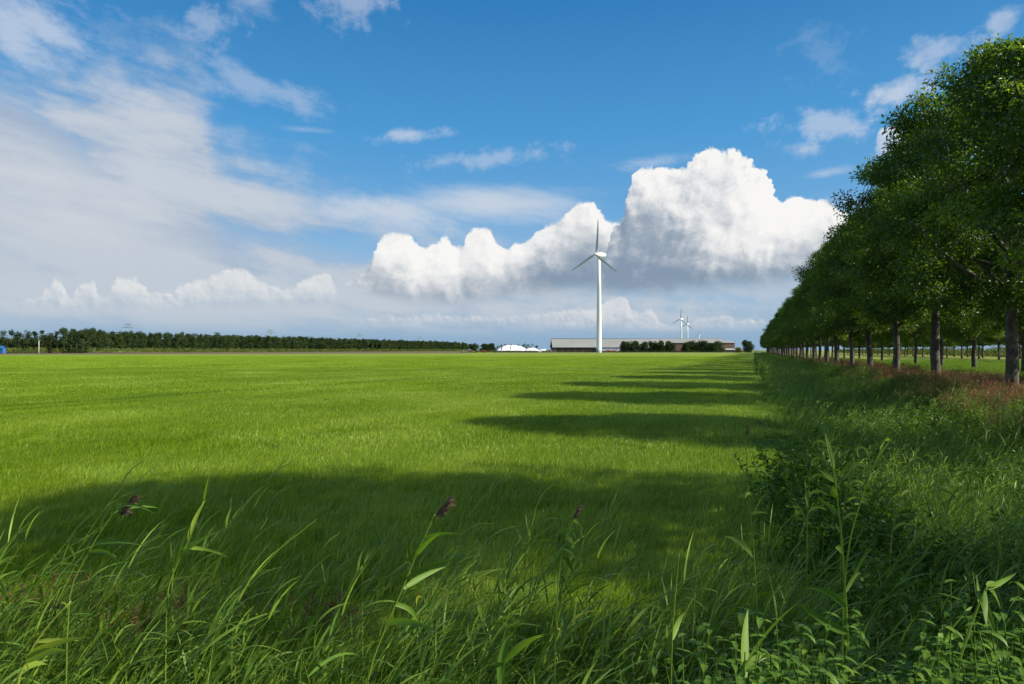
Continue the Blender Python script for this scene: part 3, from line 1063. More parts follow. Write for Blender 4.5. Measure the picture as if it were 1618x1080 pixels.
def strip_mass(name, p0, p1, wide, h, step, mat, label, cat, leaf=0.4, n=40, tint=0.45):
    mb = MB()
    p0, p1 = np.array(p0, float), np.array(p1, float)
    L = np.linalg.norm(p1 - p0)
    t = (p1 - p0) / L
    nn_ = np.array((-t[1], t[0]))
    for s in np.arange(0, L, step):
        p = p0 + t * (s + rng.uniform(-step, step) * 0.4) + nn_ * rng.uniform(0, 1) * wide
        hh = h * rng.uniform(0.65, 1.15)
        v = rng.uniform(-1, 1, (n, 3))
        q = np.stack((p[0] + v[:, 0] * step, p[1] + v[:, 1] * step, hh * (0.5 + 0.5 * v[:, 2])), -1)
        leaves(mb, q, v * 0.5 + np.array((0, 0, 1.0)), leaf * rng.uniform(0.6, 1.3, n), leaf * 0.4, np.clip(tint + rng.normal(0, 0.12) + rng.normal(0, 0.12, n), 0, 1))
    return tag(mb.build(name, mat, smooth=False), label, cat, kind='stuff')


strip_mass('maize_field', (-350, 179), (-80, 1260), 9, 3.0, 1.3, M_MAIZE, 'yellow green maize strip in front of the left wood', 'maize', 0.9, 40)
ma, mb_ = world_xy(np.array(95.0), np.array(56.0)), world_xy(np.array(560.0), np.array(56.0))
strip_mass('maize_field', tuple(ma), tuple(mb_), -8, 2.3, 0.9, M_MAIZE, 'green maize field beyond the right hand rows of trees', 'maize', 0.6, 46, 0.4)
strip_mass('rough_weeds', (-32, 508), (178, 516), 6, 1.5, 1.1, M_WOOD_LEAF, 'low rough weeds along the far edge of the grass field', 'weeds', 0.45, 40, 0.6)
strip_mass('rusty_weeds', (-34, 520), (60, 524), 8, 1.9, 1.6, M_DRY, 'rusty brown weeds below the white tent and the barn', 'weeds', 0.45, 26, 0.5)


# ------------------------------------------------------------------ wind turbines
M_TURB = solid('turbine paint', (0.64, 0.65, 0.65), 0.35, 0.03, 0.2, spec=0.5)
M_BLADE = solid('turbine blade paint', (0.44, 0.46, 0.48), 0.4, 0.03, 0.2, spec=0.4)
M_DARKMETAL = solid('dark metal', (0.06, 0.065, 0.07), 0.5, 0.1, 1.0)


def make_turbine(hub_h=74.0, blade_len=26.0):
    root = empty('wind_turbine')
    zs = np.array((-0.5, 0.0, 0.4, hub_h * 0.33, hub_h * 0.66, hub_h - 2.0))
    rr = np.array((2.15, 2.15, 2.02, 1.82, 1.52, 1.22))
    mb = MB()
    mb.tube(np.stack((zs * 0, zs * 0, zs), -1), rr, 28)
    for k in (0.333, 0.667):
        z = hub_h * k
        r = np.interp(z, zs, rr)
        mb.tube([(0, 0, z - 0.12), (0, 0, z + 0.12)], (r + 0.04, r + 0.04), 28)
    tower = mb.build('tower', M_TURB, root)
    dm = MB()
    dm.box((-0.5, -2.19, 0.5), (0.5, -2.06, 2.6))
    dm.build('door', M_DARKMETAL, tower, smooth=False)
    # the nacelle points along -Y of the turbine; root is turned to face the wind
    nb = MB()
    sec = [(-2.6, 1.15, -1.2, 1.15), (-2.2, 1.45, -1.55, 1.5), (0.0, 1.6, -1.8, 1.75), (4.0, 1.55, -1.7, 1.8), (6.4, 1.3, -1.1, 1.7), (7.0, 1.1, -0.6, 1.45)]
    V = []
    for yy, w, b, t in sec:
        for th in np.linspace(0, 2 * math.pi, 16, endpoint=False):
            cx_, cz_ = math.cos(th), math.sin(th)
            sx = math.copysign(abs(cx_) ** 0.55, cx_) * w
            sz = math.copysign(abs(cz_) ** 0.55, cz_)
            V.append((sx, yy, hub_h + (b + t) / 2 + sz * (t - b) / 2))
    V += [(0, sec[0][0], hub_h), (0, sec[-1][0], hub_h + 0.4)]
    F = []
    for i in range(len(sec) - 1):
        for j in range(16):
            F.append((i * 16 + j, i * 16 + (j + 1) % 16, (i + 1) * 16 + (j + 1) % 16, (i + 1) * 16 + j))
    for j in range(0, 16, 2):
        F.append((96, (j + 2) % 16, j + 1, j))
        F.append((97, 80 + j, 80 + j + 1, 80 + (j + 2) % 16))
    nac = nb.add(V, F).build('nacelle', M_TURB, root)
    vb = MB()
    vb.tube([(0.5, 5.6, hub_h + 1.6), (0.5, 5.6, hub_h + 3.0)], 0.09, 6)
    vb.build('wind_vane', M_DARKMETAL, nac)
    hb = MB()
    s = np.linspace(0, 1, 9)
    hb.tube(np.stack((s * 0, -2.62 - 2.5 * s, hub_h + s * 0), -1), 1.25 * np.sqrt(np.clip(1 - s ** 2, 0.003, 1)), 18)
    hb.build('hub', M_TURB, root)
    for phi in (84.0, 204.0, 324.0):
        bb = MB()
        rad = np.array((0.9, 2.0, 4.5, 8.0, 13.0, 19.0, 24.0, 26.0)) * blade_len / 26.0
        chord = np.array((1.1, 1.2, 2.4, 2.3, 1.8, 1.35, 0.85, 0.2))
        thick = np.array((1.0, 1.0, 0.62, 0.42, 0.28, 0.17, 0.09, 0.03))
        twist = np.radians((16, 16, 14, 10, 6, 3, 1, 0))
        er = np.array((math.cos(R(phi)), 0, math.sin(R(phi))))
        et = np.array((-math.sin(R(phi)), 0, math.cos(R(phi))))
        ax = np.array((0, -1.0, 0))
        V = []
        for r_, c_, t_, w_ in zip(rad, chord, thick, twist):
            cd = et * math.cos(w_) + ax * math.sin(w_)
            td = -et * math.sin(w_) + ax * math.cos(w_)
            o = np.array((0, -3.7 - 0.0012 * r_ * r_, hub_h)) + er * r_
            for th in np.linspace(0, 2 * math.pi, 12, endpoint=False):
                V.append(o + cd * (math.cos(th) * 0.5 - (0.22 if c_ > 1.15 else 0.1)) * c_ + td * math.sin(th) * 0.5 * t_)
        F = []
        for i in range(len(rad) - 1):
            for j in range(12):
                F.append((i * 12 + j, i * 12 + (j + 1) % 12, (i + 1) * 12 + (j + 1) % 12, (i + 1) * 12 + j))
        bb.add(V, F).build('blade', M_BLADE, root)
    return root


def plant_turbines():
    t = make_turbine()
    yaw = R(-47.0)
    for i, (px, hub_y, Y, lab) in enumerate(((946.5, 401.5, 515.0, 'big white wind turbine standing at the far edge of the grass field'),
                                             (1076.5, 504.0, None, 'taller of the two distant wind turbines above the barn roof'),
                                             (1086.5, 512.0, None, 'distant wind turbine just right of and behind the taller one'),
                                             (1105.0, 529.0, None, 'smallest farthest wind turbine, barely above the barn roof'))):
        if Y is None: Y = 72.0 * FPX / (HOR - hub_y)
        x, y, _ = at(px, HOR, Y)
        o = t if i == 0 else copy_tree(t)
        o.location = (x, y, 0)
        o.rotation_euler = (0, 0, yaw)
        tag(o, lab, 'wind turbine', 'wind turbines')


plant_turbines()


# ------------------------------------------------------------------ farm
M_ROOF = solid('barn roof sheets', (0.225, 0.235, 0.225), 0.7, 0.08, 0.08)
M_ROOF_RIDGE = solid('ridge capping', (0.12, 0.12, 0.115), 0.7, 0.1, 0.3)
M_BARNWALL = solid('barn wall boards', (0.055, 0.05, 0.048), 0.8, 0.2, 0.4)
M_WINDOW = solid('pale blue panels', (0.42, 0.52, 0.62), 0.25, 0.1, 0.5, spec=0.5)
M_WHITE = solid('white sheet', (0.80, 0.81, 0.82), 0.45, 0.03, 0.4)
M_STRAP = solid('dark strap', (0.10, 0.11, 0.13), 0.7, 0.1, 1.0)
M_BLUE = solid('blue sheet metal', (0.03, 0.12, 0.32), 0.5, 0.06, 0.5)
M_STEEL = solid('galvanised steel', (0.30, 0.33, 0.36), 0.5, 0.08, 0.5, metal=0.2)
M_CONC = solid('old concrete', (0.20, 0.19, 0.17), 0.85, 0.2, 0.3)
M_RUST = solid('rusty red paint', (0.30, 0.07, 0.035), 0.6, 0.25, 0.8)


def brick_mat():
    m, g, out = mat_new('brick')
    tc = X(g, g.node('ShaderNodeTexCoord').outputs['Object'])
    x, y, z = g.sep(tc)
    b = g.node('ShaderNodeTexBrick')
    g.put(b.inputs['Vector'], g.vec(x + y, z, 0.0))
    b.inputs['Color1'].default_value = (0.150, 0.082, 0.054, 1)
    b.inputs['Color2'].default_value = (0.110, 0.062, 0.044, 1)
    b.inputs['Mortar'].default_value = (0.20, 0.17, 0.14, 1)
    b.inputs['Scale'].default_value = 1.0
    b.inputs['Brick Width'].default_value = 0.44
    b.inputs['Row Height'].default_value = 0.15
    b.inputs['Mortar Size'].default_value = 0.012
    p = g.node('ShaderNodeBsdfPrincipled')
    m.node_tree.links.new(b.outputs['Color'], p.inputs['Base Color'])
    p.inputs['Roughness'].default_value = 0.85
    m.node_tree.links.new(p.outputs[0], out.inputs['Surface'])
    return m


M_BRICK = brick_mat()


def gable_roof(mb, x0, x1, y0, y1, ze, zr, over, th=0.25):
    ym = (y0 + y1) / 2
    for s, ya in ((1, y0 - over), (-1, y1 + over)):
        e = ze - over * (zr - ze) / (ym - y0)
        V = [(x0 - over, ya, e), (x1 + over, ya, e), (x1 + over, ym, zr), (x0 - over, ym, zr)]
        V += [(a, b, c - th) for a, b, c in V]
        F = [(0, 1, 2, 3), (4, 7, 6, 5), (0, 4, 5, 1), (1, 5, 6, 2), (2, 6, 7, 3), (3, 7, 4, 0)]
        mb.add(V, F)


def build_barn():
    Y0, Y1 = 620.0, 660.0
    x0, x1 = at(874, HOR, Y0)[0], at(1148, HOR, Y0)[0]
    root = empty('long_barn', (x0, Y0, 0))
    L, Dp, ze, zr = x1 - x0, Y1 - Y0, 4.9, 12.6
    wb = MB()
    wb.box((0, 0.0, -0.2), (L, 0.3, ze - 0.1))
    wb.box((0, Dp - 0.3, -0.2), (L, Dp, ze - 0.1))
    for xx in (0.0, L - 0.3):
        V = [(xx, 0.3, -0.2), (xx, Dp - 0.3, -0.2), (xx, Dp - 0.3, ze), (xx, Dp / 2, zr - 0.5), (xx, 0.3, ze)]
        V += [(q[0] + 0.3, q[1], q[2]) for q in V]
        wb.add(V, [(0, 1, 2, 4), (4, 2, 3, 3), (5, 9, 7, 6), (9, 8, 8, 7), (0, 4, 9, 5), (1, 6, 7, 2), (2, 7, 8, 3), (3, 8, 9, 4), (0, 5, 6, 1)])
    wb.build('wall', M_BARNWALL, root, smooth=False)
    rf = MB()
    gable_roof(rf, 0, L, 0, Dp, ze, zr, 0.7)
    roof = rf.build('roof', M_ROOF, root, smooth=False)
    rc = MB()
    rc.tube([(-0.7, Dp / 2, zr), (L + 0.7, Dp / 2, zr)], 0.32, 6)
    rc.build('ridge_cap', M_ROOF_RIDGE, roof)
    # open bays on the left, pale panels by the turbine
    def xat(px): return at(px, HOR, Y0)[0] - x0
    for k, (pa, pb) in enumerate(((880, 887), (889, 897), (899, 908), (910, 920), (922, 932), (934, 942))):
        m = MB()
        m.box((xat(pa), -0.05, 0.0), (xat(pb), 0.12, 3.3))
        m.build('open_bay', solid('dark opening', (0.012, 0.012, 0.013), 0.9, 0.1) if k == 0 else bpy.data.materials['dark opening'], root, smooth=False)
    for pa, pb in ((951, 956), (957, 962), (963, 968), (969, 974), (975, 980)):
        m = MB()
        m.box((xat(pa), -0.07, 1.2), (xat(pb), 0.12, 4.0))
        w = m.build('window', M_WINDOW, root, smooth=False)
        f = MB()
        for q in (xat(pa), (xat(pa) + xat(pb)) / 2, xat(pb)): f.box((q - 0.08, -0.13, 1.2), (q + 0.08, -0.071, 4.0))
        f.box((xat(pa), -0.12, 4.001), (xat(pb), -0.05, 4.16))
        f.build('frame', M_WHITE, w, smooth=False)
    sl = MB()
    M = Matrix.Translation((xat(1091) + 4.0, 12.0, ze + 12.0 * (zr - ze) / (Dp / 2) + 0.14)) @ Matrix.Rotation(math.atan2(zr - ze, Dp / 2), 4, 'X')
    sl.box((-2.6, -2.0, -0.1), (2.6, 2.0, 0.35), M)
    sl.build('roof_light', M_WHITE, roof, smooth=False)
    tag(root, 'very long low barn with grey roof and dark open front, behind the big turbine', 'barn')
    # brick building at the right end
    bx0, bx1, by = at(1062, HOR, 608)[0], at(1161, HOR, 608)[0], 608.0
    r2 = empty('brick_building', (bx0, by, 0))
    L2 = bx1 - bx0
    w = MB()
    V = [(0, 0, -0.2), (L2, 0, -0.2), (L2, 11.4, -0.2), (0, 11.4, -0.2), (0, 0, 8.2), (L2, 0, 8.2), (L2, 11.4, 10.6), (0, 11.4, 10.6)]
    w.add(V, [(0, 3, 2, 1), (4, 5, 6, 7), (0, 1, 5, 4), (1, 2, 6, 5), (2, 3, 7, 6), (3, 0, 4, 7)])
    w.build('wall', M_BRICK, r2, smooth=False)
    rb = MB()
    V = [(-0.4, -0.5, 8.3), (L2 + 0.4, -0.5, 8.3), (L2 + 0.4, 11.39, 10.75), (-0.4, 11.39, 10.75)]
    V += [(a, b, c + 0.25) for a, b, c in V]
    rb.add(V, [(0, 3, 2, 1), (4, 5, 6, 7), (0, 1, 5, 4), (1, 2, 6, 5), (2, 3, 7, 6), (3, 0, 4, 7)])
    rb.build('roof', M_ROOF, r2, smooth=False)
    lb = MB()
    lb.box((L2 - 8.5, -0.12, 2.4), (L2 - 0.3, -0.004, 3.3))
    lb.build('lintel', M_WHITE, r2, smooth=False)
    for k in range(3):
        d_ = MB()
        d_.box((L2 - 8.0 + 2.7 * k, -0.06, 0.0), (L2 - 6.0 + 2.7 * k, -0.002, 2.39))
        d_.build('door', bpy.data.materials['dark opening'], r2, smooth=False)
    tag(r2, 'red brick building at the right end of the long barn, partly behind bushes', 'building')


build_barn()


def build_tent():
    Y = 640.0
    xa, xb = at(786, HOR, Y)[0], at(833, HOR, Y)[0]
    root = empty('white_tent', ((xa + xb) / 2, Y, 0))
    w, h = (xb - xa) / 2 + 1.2, 6.4
    mb = MB()
    nx, ny = 26, 14
    V = []
    for i in range(nx + 1):
        s = -1 + 2 * i / nx
        for j in range(ny + 1):
            q = -1 + 2 * j / ny
            prof = max(0.0, 1 - abs(s - 0.0) ** 2.1) ** 0.62 * (1 - 0.10 * s)
            V.append((s * w, q * 9.0, 0.4 + h * prof * math.sqrt(max(0.0, 1 - q * q * 0.97)) - (0.12 if i % 6 == 0 else 0)))
    F = [(i * (ny + 1) + j, (i + 1) * (ny + 1) + j, (i + 1) * (ny + 1) + j + 1, i * (ny + 1) + j + 1) for i in range(nx) for j in range(ny)]
    mb.add(V, F).build('cover', M_WHITE, root)
    for s in (-0.55, -0.02):
        st = MB()
        prof = max(0.0, 1 - abs(s) ** 2.1) ** 0.62 * (1 - 0.10 * s)
        st.tube([((s - 0.10 * (abs(q))) * w, q * 9.1, 0.45 + (h + 0.12) * prof * math.sqrt(max(0.0, 1 - q * q * 0.97))) for q in np.linspace(-0.95, 0.95, 15)], 0.28, 6)
        st.build('strap', M_STRAP, root)
    tag(root, 'white domed sheet tent with two dark straps, left of the barn', 'tent')
    for i, (pa, pb, hh, yy, lab) in enumerate(((829, 852, 4.0, 632, 'lower white sheeted hump just right of the domed tent'), (848, 872, 2.6, 628, 'lowest white sheeted hump nearest to the barn'))):
        x_a, x_b = at(pa, HOR, yy)[0], at(pb, HOR, yy)[0]
        m = MB()
        V = []
        ww = (x_b - x_a) / 2
        for a_ in range(17):
            s = -1 + a_ / 8
            for b_ in range(9):
                q = -1 + b_ / 4
                V.append((s * ww, q * 5, 0.2 + hh * max(0, 1 - s * s) ** 0.5 * math.sqrt(max(0, 1 - q * q * 0.96)) + 0.25 * math.sin(s * 9 + q * 4)))
        F = [(i_ * 9 + j, (i_ + 1) * 9 + j, (i_ + 1) * 9 + j + 1, i_ * 9 + j + 1) for i_ in range(16) for j in range(8)]
        o = m.add(V, F).build('sheeted_heap', M_WHITE, loc=((x_a + x_b) / 2, yy, 0))
        tag(o, lab, 'heap', 'white sheeted heaps')
    # low wall of upright sleepers in front
    x_a, x_b = at(779, HOR, 560)[0], at(850, HOR, 560)[0]
    m = MB()
    n = 48
    for k in range(n):
        xx = x_a + (x_b - x_a) * k / n
        m.box((xx, 0, -0.2), (xx + (x_b - x_a) / n * 0.72, 0.3, 1.55 + rng.uniform(-0.12, 0.12)))
    m.box((x_a, 0.301, 0.5), (x_b, 0.4, 1.2))
    o = m.build('sleeper_wall', M_BARNWALL, loc=(0, 560, 0), smooth=False)
    tag(o, 'low dark wall of upright sleepers below the white tent', 'wall')


build_tent()


def debris(px, Y, w, h, mat, label, cat, name, group=None):
    x, y, _ = at(px, HOR, Y)
    m = MB()
    for k in range(26):
        s = rng.uniform(-1, 1)
        r_ = rng.uniform(0.25, 0.6)
        M = Matrix.Translation((s * w / 2, rng.uniform(-1.5, 1.5), h * (1 - s * s) * rng.uniform(0.1, 0.9))) @ Matrix.Rotation(rng.uniform(0, 3), 4, 'Z') @ Matrix.Rotation(rng.normal(0, 0.5), 4, 'X')
        m.box((-r_ * 1.6, -r_, -r_ * 0.6), (r_ * 1.6, r_, r_ * 0.6), M)
    tag(m.build(name, mat, loc=(x, y, 0.1), smooth=False), label, cat, group)


debris(965, 545, 12, 2.6, M_RUST, 'rusty red heap just right of the big turbine foot', 'heap', 'rubble_heap')
debris(740, 560, 12, 2.4, M_CONC, 'pale heap of rubble at the right end of the left wood', 'heap', 'rubble_heap')
debris(760, 550, 9, 2.2, M_RUST, 'rusty brown heap left of the white tent', 'heap', 'rubble_heap')
debris(868, 560, 12, 2.4, M_CONC, 'heap of grey rubble at the left corner of the barn', 'heap', 'rubble_heap')


def build_shed():
    Y = 396.0
    x, y, _ = at(1, HOR, Y)
    root = empty('blue_shed', (x, y, 0))
    w = MB().box((-8, 0, -0.2), (1.2, 2.6, 3.3)).build('wall', M_BLUE, root, smooth=False)
    r = MB()
    gable_roof(r, -8, 1.2, 0, 2.6, 3.35, 4.4, 0.3, 0.12)
    r.build('roof', M_BLUE, root, smooth=False)
    tag(root, 'small bright blue shed at the left edge behind the maize', 'shed')
    x, y, _ = at(61.5, HOR, 392)
    root = empty('pole', (x, y, 0))
    MB().tube([(0, 0, -0.3), (0, 0, 4.0), (0, 0, 7.2)], (0.16, 0.13, 0.10), 8).build('shaft', M_WHITE, root)
    MB().tube([(0, 0, 7.2), (0.3, 0, 7.35), (0.8, 0, 7.38)], (0.08, 0.07, 0.12), 6).build('lamp_head', M_WHITE, root)
    tag(root, 'single pale pole in front of the trees near the left edge', 'pole')


build_shed()


def make_pylon(h=47.0):
    root = empty('pylon')
    m = MB()
    def half(z): return np.interp(z, (0, 24, 33, h), (4.2, 1.7, 1.3, 0.4))
    lv = [0, 7, 13, 18.5, 24, 28, 32, 36, 39.5, 42.5, h]
    for i in range(len(lv) - 1):
        a, b = half(lv[i]), half(lv[i + 1])
        cs = [(1, 1), (1, -1), (-1, -1), (-1, 1)]
        for k in range(4):
            p, q = cs[k], cs[(k + 1) % 4]
            m.tube([(p[0] * a, p[1] * a, lv[i]), (p[0] * b, p[1] * b, lv[i + 1])], 0.20, 4, cap=False)
            m.tube([(p[0] * a, p[1] * a, lv[i]), (q[0] * b, q[1] * b, lv[i + 1])], 0.11, 4, cap=False)
            m.tube([(q[0] * a, q[1] * a, lv[i]), (p[0] * b, p[1] * b, lv[i + 1])], 0.11, 4, cap=False)
    m.build('lattice_tower', M_STEEL, root, smooth=False)
    for z, w in ((h - 6.5, 11.5), (h - 1.5, 8.0)):
        c = MB()
        for s in (-1, 1):
            for f in (-0.8, 0.8):
                c.tube([(0, f, z + 1.6), (s * w, 0, z)], 0.16, 4)
                c.tube([(0, f, z), (s * w, 0, z)], 0.16, 4)
            for k in range(1, 5):
                t = k / 5
                c.tube([(s * w * t, 0.8 * (1 - t), z), (s * w * (t - 0.1), 0.8 * (1 - t), z + 1.6 * (1 - t + 0.1))], 0.09, 4, cap=False)
        arm = c.build('cross_arm', M_STEEL, root, smooth=False)
        for s in (-1.0, -0.55, 0.55, 1.0):
            MB().tube([(s * w, 0, z), (s * w, 0, z - 2.2)], 0.14, 5).build('insulator', M_STEEL, arm)
    return root


def plant_pylons():
    t = make_pylon()
    wires = []
    spots = ((203, 511, 'nearest and largest pylon, showing above the left wood'), (428, 520.5, 'second largest pylon, above the middle of the left wood'),
             (569, 527, 'third pylon from the left, above the wood'), (664, 531.5, 'fourth pylon from the left, near the right end of the wood'),
             (736, 535.0, 'small pylon just above the right end of the wood'), (789, 538.0, 'tiny pylon behind the white tent'), (831, 540.5, 'farthest tiny pylon between tent and barn'))
    for i, (px, top, lab) in enumerate(spots):
        Y = 45.1 * FPX / (HOR - top)
        x, y, _ = at(px, HOR, Y)
        o = t if i == 0 else copy_tree(t)
        o.location = (x, y, 0)
        o.rotation_euler = (0, 0, R(-14 + 3 * i))
        tag(o, lab, 'pylon', 'power pylons beyond the wood')


plant_pylons()


# ------------------------------------------------------------------ plants of the ditch: kinds
def reed_stem_path(h, lean, az_, n=8, curl=0.35):
    s = np.linspace(0, 1, n)
    th = lean * (0.3 + 0.7 * s) + curl * s ** 2
    st = np.stack((np.cumsum(np.sin(th)) * math.cos(az_), np.cumsum(np.sin(th)) * math.sin(az_), np.cumsum(np.cos(th))), -1) * h / n
    return np.concatenate((np.zeros((1, 3)), st[:-1])) if False else np.concatenate((np.zeros((1, 3)), st))


def reed_clump(name, stems=8, h=1.40, spread=0.34, leaf=0.38, lw=0.0145, lean=0.42, leafy=13):
    mb = MB()
    for k in range(stems):
        az_ = rng.normal(WIND, 0.5)
        hh = h * rng.uniform(0.6, 1.1)
        p = reed_stem_path(hh, abs(rng.normal(lean, 0.14)), az_)
        o = np.array((rng.normal(0, spread), rng.normal(0, spread), 0))
        p = p + o
        mb.tube(p, np.linspace(0.0042, 0.0016, len(p)), 4, 0.78, cap=False)
        m = leafy
        s = np.sort(rng.uniform(0.18, 1.0, m))
        b = np.stack([np.interp(s * (len(p) - 1), np.arange(len(p)), p[:, i]) for i in range(3)], -1)
        blades(mb, b, rng.normal(WIND, 0.75, m), leaf * rng.uniform(0.55, 1.15, m) * (1.05 - 0.35 * s), lw * rng.uniform(0.6, 1.15, m),
               rng.uniform(0.25, 1.0, m), rng.uniform(0.3, 1.5, m), 6, np.clip(rng.normal(0.48, 0.18, m), 0, 1), 'reed', 0.6)
    return mb.build(name, M_REED, link=False)


def tall_tuft(name, n=170, L=0.60, w=0.0055, spread=0.20, lean=0.42, bend=0.9, mat=None, tint=0.48):
    mb = MB()
    b = np.zeros((n, 3))
    b[:, :2] = rng.normal(0, spread, (n, 2))
    blades(mb, b, rng.normal(WIND, 0.9, n), L * rng.uniform(0.45, 1.15, n), w * rng.uniform(0.6, 1.3, n), np.abs(rng.normal(lean, 0.25, n)), np.abs(rng.normal(bend, 0.5, n)), 5,
           np.clip(rng.normal(tint, 0.2, n), 0, 1), 'grass', 0.5)
    return mb.build(name, mat or M_TALL, link=False)


def nettle_stem(mb, o, h, lean, az_, leaf, tint, top_bright=0.25):
    p = reed_stem_path(h, lean, az_, 6, 0.1) + o
    mb.tube(p, np.linspace(0.004, 0.002, len(p)), 4, 0.6, cap=False)
    lv = max(5, int(h / 0.058))
    for k in range(lv):
        s = 0.15 + 0.85 * k / (lv - 1)
        c = np.array([np.interp(s * (len(p) - 1), np.arange(len(p)), p[:, i]) for i in range(3)])
        a0 = (k % 2) * math.pi / 2 + rng.normal(0, 0.25)
        L = leaf * (1.15 - 0.55 * s) * rng.uniform(0.8, 1.15)
        for q in (0, math.pi):
            # serrated heart-shaped leaf: a bent strip of five cross rows
            hd = np.array((math.cos(a0 + q), math.sin(a0 + q), 0))
            sd = np.array((-math.sin(a0 + q), math.cos(a0 + q), 0))
            droop = 0.15 + rng.uniform(0, 0.55)
            V = []
            pos = c.copy()
            for i, (t_, w_) in enumerate(((0, 0.02), (0.12, 0.23), (0.30, 0.25), (0.52, 0.19), (0.74, 0.11), (1.0, 0.005))):
                e = c + hd * L * t_ * (1 - 0.2 * droop * t_) + np.array((0, 0, 0.12 * L * t_ - droop * L * t_ * t_))
                jag = 1.0 + (0.12 if i % 2 else -0.04)
                V += [e - sd * L * w_ * jag + np.array((0, 0, 0.05 * L)), e, e + sd * L * w_ * jag + np.array((0, 0, 0.05 * L))]
            F = []
            for i in range(5):
                F += [(i * 3, i * 3 + 1, i * 3 + 4, i * 3 + 3), (i * 3 + 1, i * 3 + 2, i * 3 + 5, i * 3 + 4)]
            mb.add(V, F, np.clip(tint + top_bright * (s - 0.5) + rng.normal(0, 0.08), 0, 1))


def nettle_clump(name, stems=7, h=0.85, leaf=0.066, spread=0.17):
    mb = MB()
    for k in range(stems):
        nettle_stem(mb, np.array((rng.normal(0, spread), rng.normal(0, spread), 0)), h * rng.uniform(0.6, 1.1), abs(rng.normal(0.12, 0.1)), rng.normal(WIND, 1.2), leaf, rng.normal(0.42, 0.1))
    return mb.build(name, M_HERB, link=False)


def herb_clump(name, h=0.8, n=420, leaf=0.06, spread=0.26, mat=None, tint=0.45, stems=14, narrow=0.42):
    mb = MB()
    for k in range(stems):
        o = np.array((rng.normal(0, spread * 0.6), rng.normal(0, spread * 0.6), 0))
        p = reed_stem_path(h * rng.uniform(0.55, 1.1), abs(rng.normal(0.2, 0.15)), rng.uniform(0, 6.28), 6, 0.25) + o
        mb.tube(p, np.linspace(0.004, 0.0015, len(p)), 4, 0.45, cap=False)
        m = n // stems
        s = rng.uniform(0.15, 1.0, m)
        b = np.stack([np.interp(s * (len(p) - 1), np.arange(len(p)), p[:, i]) for i in range(3)], -1)
        d_ = unit(m) * np.array((1, 1, 0.5)) + np.array((0, 0, 0.3))
        leaves(mb, b, d_, leaf * rng.uniform(0.6, 1.5, m), leaf * narrow, np.clip(tint + 0.25 * (s - 0.5) + rng.normal(0, 0.14, m), 0, 1), 0.15)
    return mb.build(name, mat or M_HERB, link=False)


def scatter_rows(name, kinds, pts, s0, s1, label, cat, tilt=0.08, rotz=0.5, scl=None):
    n = len(pts)
    z = height(pts[:, 0], pts[:, 1])
    P = np.stack((pts[:, 0], pts[:, 1], z - 0.02), -1)
    rot = rng.normal(0, tilt, (n, 3))
    rot[:, 2] = rng.normal(0, rotz, n)
    return scatter(name, P, rot, rng.uniform(s0, s1, n) if scl is None else scl, rng.integers(0, len(kinds), n), kinds, label, cat)


def area(a0, a1, d0, d1, per):
    """points spread over a stretch of the ditch or verge, thinned with distance, in view only"""
    n = int((a1 - a0) * (d1 - d0) * per)
    a, d = rng.uniform(a0, a1, n), rng.uniform(d0, d1, n)
    xy = world_xy(a, d)
    x, y = xy[:, 0], xy[:, 1]
    edge = 0.75 + 0.45 * wob(a, a * 0.3, 0.9, 2.0) + rng.normal(0, 0.22, n)
    k = (y > 1.2) & (np.abs(x) < 0.80 * y + 1.2) & ((d > edge) | (a < 9.0))
    return xy[k]


def rect(x0, x1, y0, y1, per):
    n = int((x1 - x0) * (y1 - y0) * per)
    p = np.stack((rng.uniform(x0, x1, n), rng.uniform(y0, y1, n)), -1)
    a, d = row_ad(p[:, 0], p[:, 1])
    return p[(np.abs(p[:, 0]) < 0.80 * p[:, 1] + 1.0) & (d < 1.0)]


def clusters(p, f, s, cut):
    return p[wob(p[:, 0], p[:, 1], f, s) + rng.normal(0, 0.2, len(p)) > cut]


def clear_of_camera(p, slope, hgt):
    """leave out plants that would stand right in front of the lens"""
    y = p[:, 1]
    z = height(p[:, 0], y)
    return p[((z + hgt - CAM_H) / np.maximum(y, 0.3) < slope) | (y > 11.0)]


